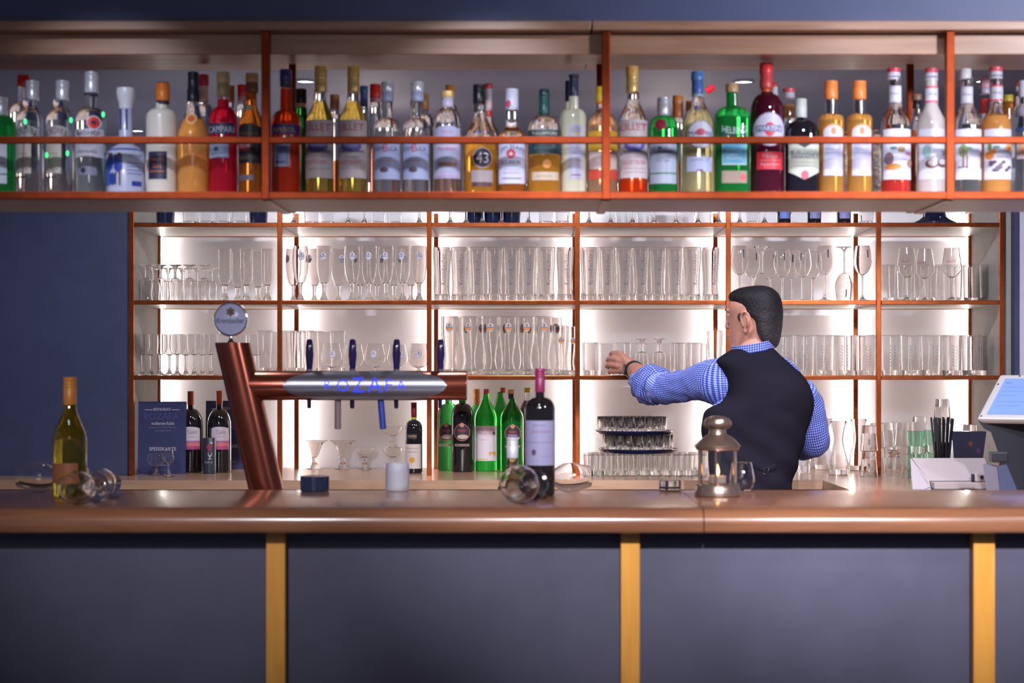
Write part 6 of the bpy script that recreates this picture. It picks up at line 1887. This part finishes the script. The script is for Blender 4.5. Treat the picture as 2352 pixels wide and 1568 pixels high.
# ---- shirt: sleeves, rolled cuffs, collar
sh = MB()
limb(sh, [(1712, 874, 5.87, 0.080), (1676, 876, 5.885, 0.086), (1650, 877, 5.90, 0.084), (1620, 876, 5.95, 0.068), (1586, 881, 6.01, 0.058), (1552, 889, 6.07, 0.053), (1524, 893, 6.125, 0.052), (1508, 888, 6.16, 0.056)], 7, 44, 0, True, wr=0.0085, wf=24, up=(0, -0.75, 0.66))
limb(sh, [(1836, 897, 5.87, 0.044), (1845, 905, 5.878, 0.050), (1853, 922, 5.89, 0.054), (1860, 952, 5.91, 0.054), (1867, 992, 5.935, 0.053), (1869, 1014, 5.97, 0.054), (1858, 1018, 6.04, 0.052), (1846, 1014, 6.10, 0.052)], 7, 44, 0, True, wr=0.0055, wf=22, up=(0.9, -0.4, 0.1))
# the shoulder piece of the shirt under the vest edge
sheet([(822, 1652, 1806, 0.075, 5.86), (850, 1658, 1836, 0.095, 5.86), (900, 1666, 1858, 0.112, 5.86), (950, 1625, 1856, 0.115, 5.86), (1040, 1622, 1832, 0.115, 5.86), (1120, 1622, 1815, 0.118, 5.86)], 48, 2.3, 0, None, sh)
# collar: stand and fold
cs = []
for lay, (dz0, dz1, grow) in enumerate(((0.0, 0.034, 0.0), (0.034, 0.004, 0.0045))):
    for h_ in (dz0, dz1):
        cs.append((h_, grow + (0.0 if h_ > 0.02 else 0.003)))
vs, uv, fs = [], [], []
sg = 56
cc = W(1729, 809, 5.857)
for h_, g_ in cs:
    for q in range(sg):
        t = 2 * math.pi * q / sg
        rx, ry = 0.0670 + g_, 0.0640 + g_
        tilt = 0.013 * math.cos(t - 0.35)               # higher at his nape, lower towards the throat
        vs.append(cc + Vector((rx * math.cos(t), ry * math.sin(t), h_ + tilt)))
        uv.append((0.068 * 2 * math.pi * q / sg, h_))
for i in range(len(cs) - 1):
    for q in range(sg):
        fs.append((i * sg + q, i * sg + (q + 1) % sg, (i + 1) * sg + (q + 1) % sg, (i + 1) * sg + q))
sh.add(vs, fs, 0, True, uv)
so = obj('shirt', sh, GING, body)
# rolled cuffs are turned back on themselves
cf = MB()
limb(cf, [(1516, 892, 6.145, 0.050), (1514, 891, 6.148, 0.063), (1505, 887, 6.168, 0.071), (1494, 881, 6.192, 0.0725), (1486, 876, 6.212, 0.068), (1482, 872, 6.222, 0.058), (1485, 874, 6.216, 0.047)], 4, 44, 0, True, wr=0.014, wf=26, up=(0, -0.6, 0.8), cap=False)
obj('rolled_cuff', cf, GING, so)
cf = MB()
limb(cf, [(1858, 1018, 6.04, 0.050), (1854, 1018, 6.055, 0.059), (1846, 1016, 6.085, 0.061), (1838, 1012, 6.115, 0.058), (1836, 1010, 6.12, 0.044)], 4, 40, 0, True, wr=0.006, wf=26, cap=False)
obj('rolled_cuff', cf, GING, so)

# ---- watch
wc, wd = W(1457, 850, 6.385), (W(1449, 845, 6.418) - W(1461, 853, 6.36)).normalized()
side = Vector((0, 0, 1)).cross(wd).normalized()
upw = wd.cross(side).normalized()
Mw = Matrix((side, upw, wd)).transposed().to_4x4()
Mw.translation = wc
wt_ = obj('wristwatch', MB().lathe([(0.0325, -0.009), (0.0350, -0.0095), (0.0362, -0.006), (0.0362, 0.006), (0.0345, 0.0095), (0.0315, 0.009)], seg=40, M=Mw, closed=True), mat('watch_strap', (0.018, 0.018, 0.022), 0.5), body)
fdir = (side * -0.72 + upw * -0.10)
cand = max((side, -side), key=lambda s_: (-s_).y)
outw = (cand * 0.94 + upw * 0.10 + Vector((-0.25, 0, 0))).normalized()
outw = (outw - wd * outw.dot(wd)).normalized()
tg = wd.cross(outw).normalized()
Mf = Matrix((wd, tg, outw)).transposed().to_4x4()
Mf.translation = wc + outw * 0.0345
obj('watch_case', MB().box((-0.0125, -0.019, 0), (0.0125, 0.019, 0.008), bev=0.003, M=Mf), mat('watch_case', (0.02, 0.02, 0.024), 0.2, coat=0.5), wt_)
obj('watch_display', MB().box((-0.0095, -0.0155, 0.0081), (0.0095, 0.0155, 0.0086), M=Mf), mat('watch_display', (0.13, 0.14, 0.12), 0.2), wt_)

# ---- trousers and shoes (behind the bar)
tr = MB()
tr.tube([W(1716, 1165, YM), W(1716, 1190, YM), W(1716, 1225, YM)], [(0.122, 0.142), (0.125, 0.150), (0.115, 0.150)], 28, up=(0, 1, 0))
for px_, fx in ((1668, -0.02), (1762, 0.03)):
    x0 = W(px_, 1185, YM).x
    tr.tube([(x0, YM, 0.90), (x0 + fx * 0.4, YM - 0.005, 0.72), (x0 + fx * 0.8, YM, 0.50), (x0 + fx, YM - 0.01, 0.30), (x0 + fx, YM - 0.005, 0.075)], [0.100, 0.094, 0.076, 0.068, 0.062], 22)
to = put('trousers', fuse(tr, 0.007, 6, 'trousers'), body)
to.data.materials.append(TROUS)
for px_, fx in ((1668, -0.02), (1762, 0.03)):
    x0 = W(px_, 1185, YM).x + fx
    s_ = MB()
    s_.tube([(x0, YM - 0.085, 0.045), (x0, YM - 0.04, 0.055), (x0, YM + 0.05, 0.055), (x0, YM + 0.14, 0.040), (x0, YM + 0.195, 0.026)], [(0.040, 0.034), (0.054, 0.042), (0.054, 0.046), (0.039, 0.047), (0.024, 0.034)], 18)
    for i, v in enumerate(s_.v):
        s_.v[i] = (v[0], v[1], max(v[2], 0.001))
    obj('shoe', s_, BLACK, body)
# the glass he is holding
glass('highball', XW(1431, 6.548), 6.548, SZ[2] + 0.0002, 'highball glass held by the bartender at the front of the middle shelf', 'held glass')
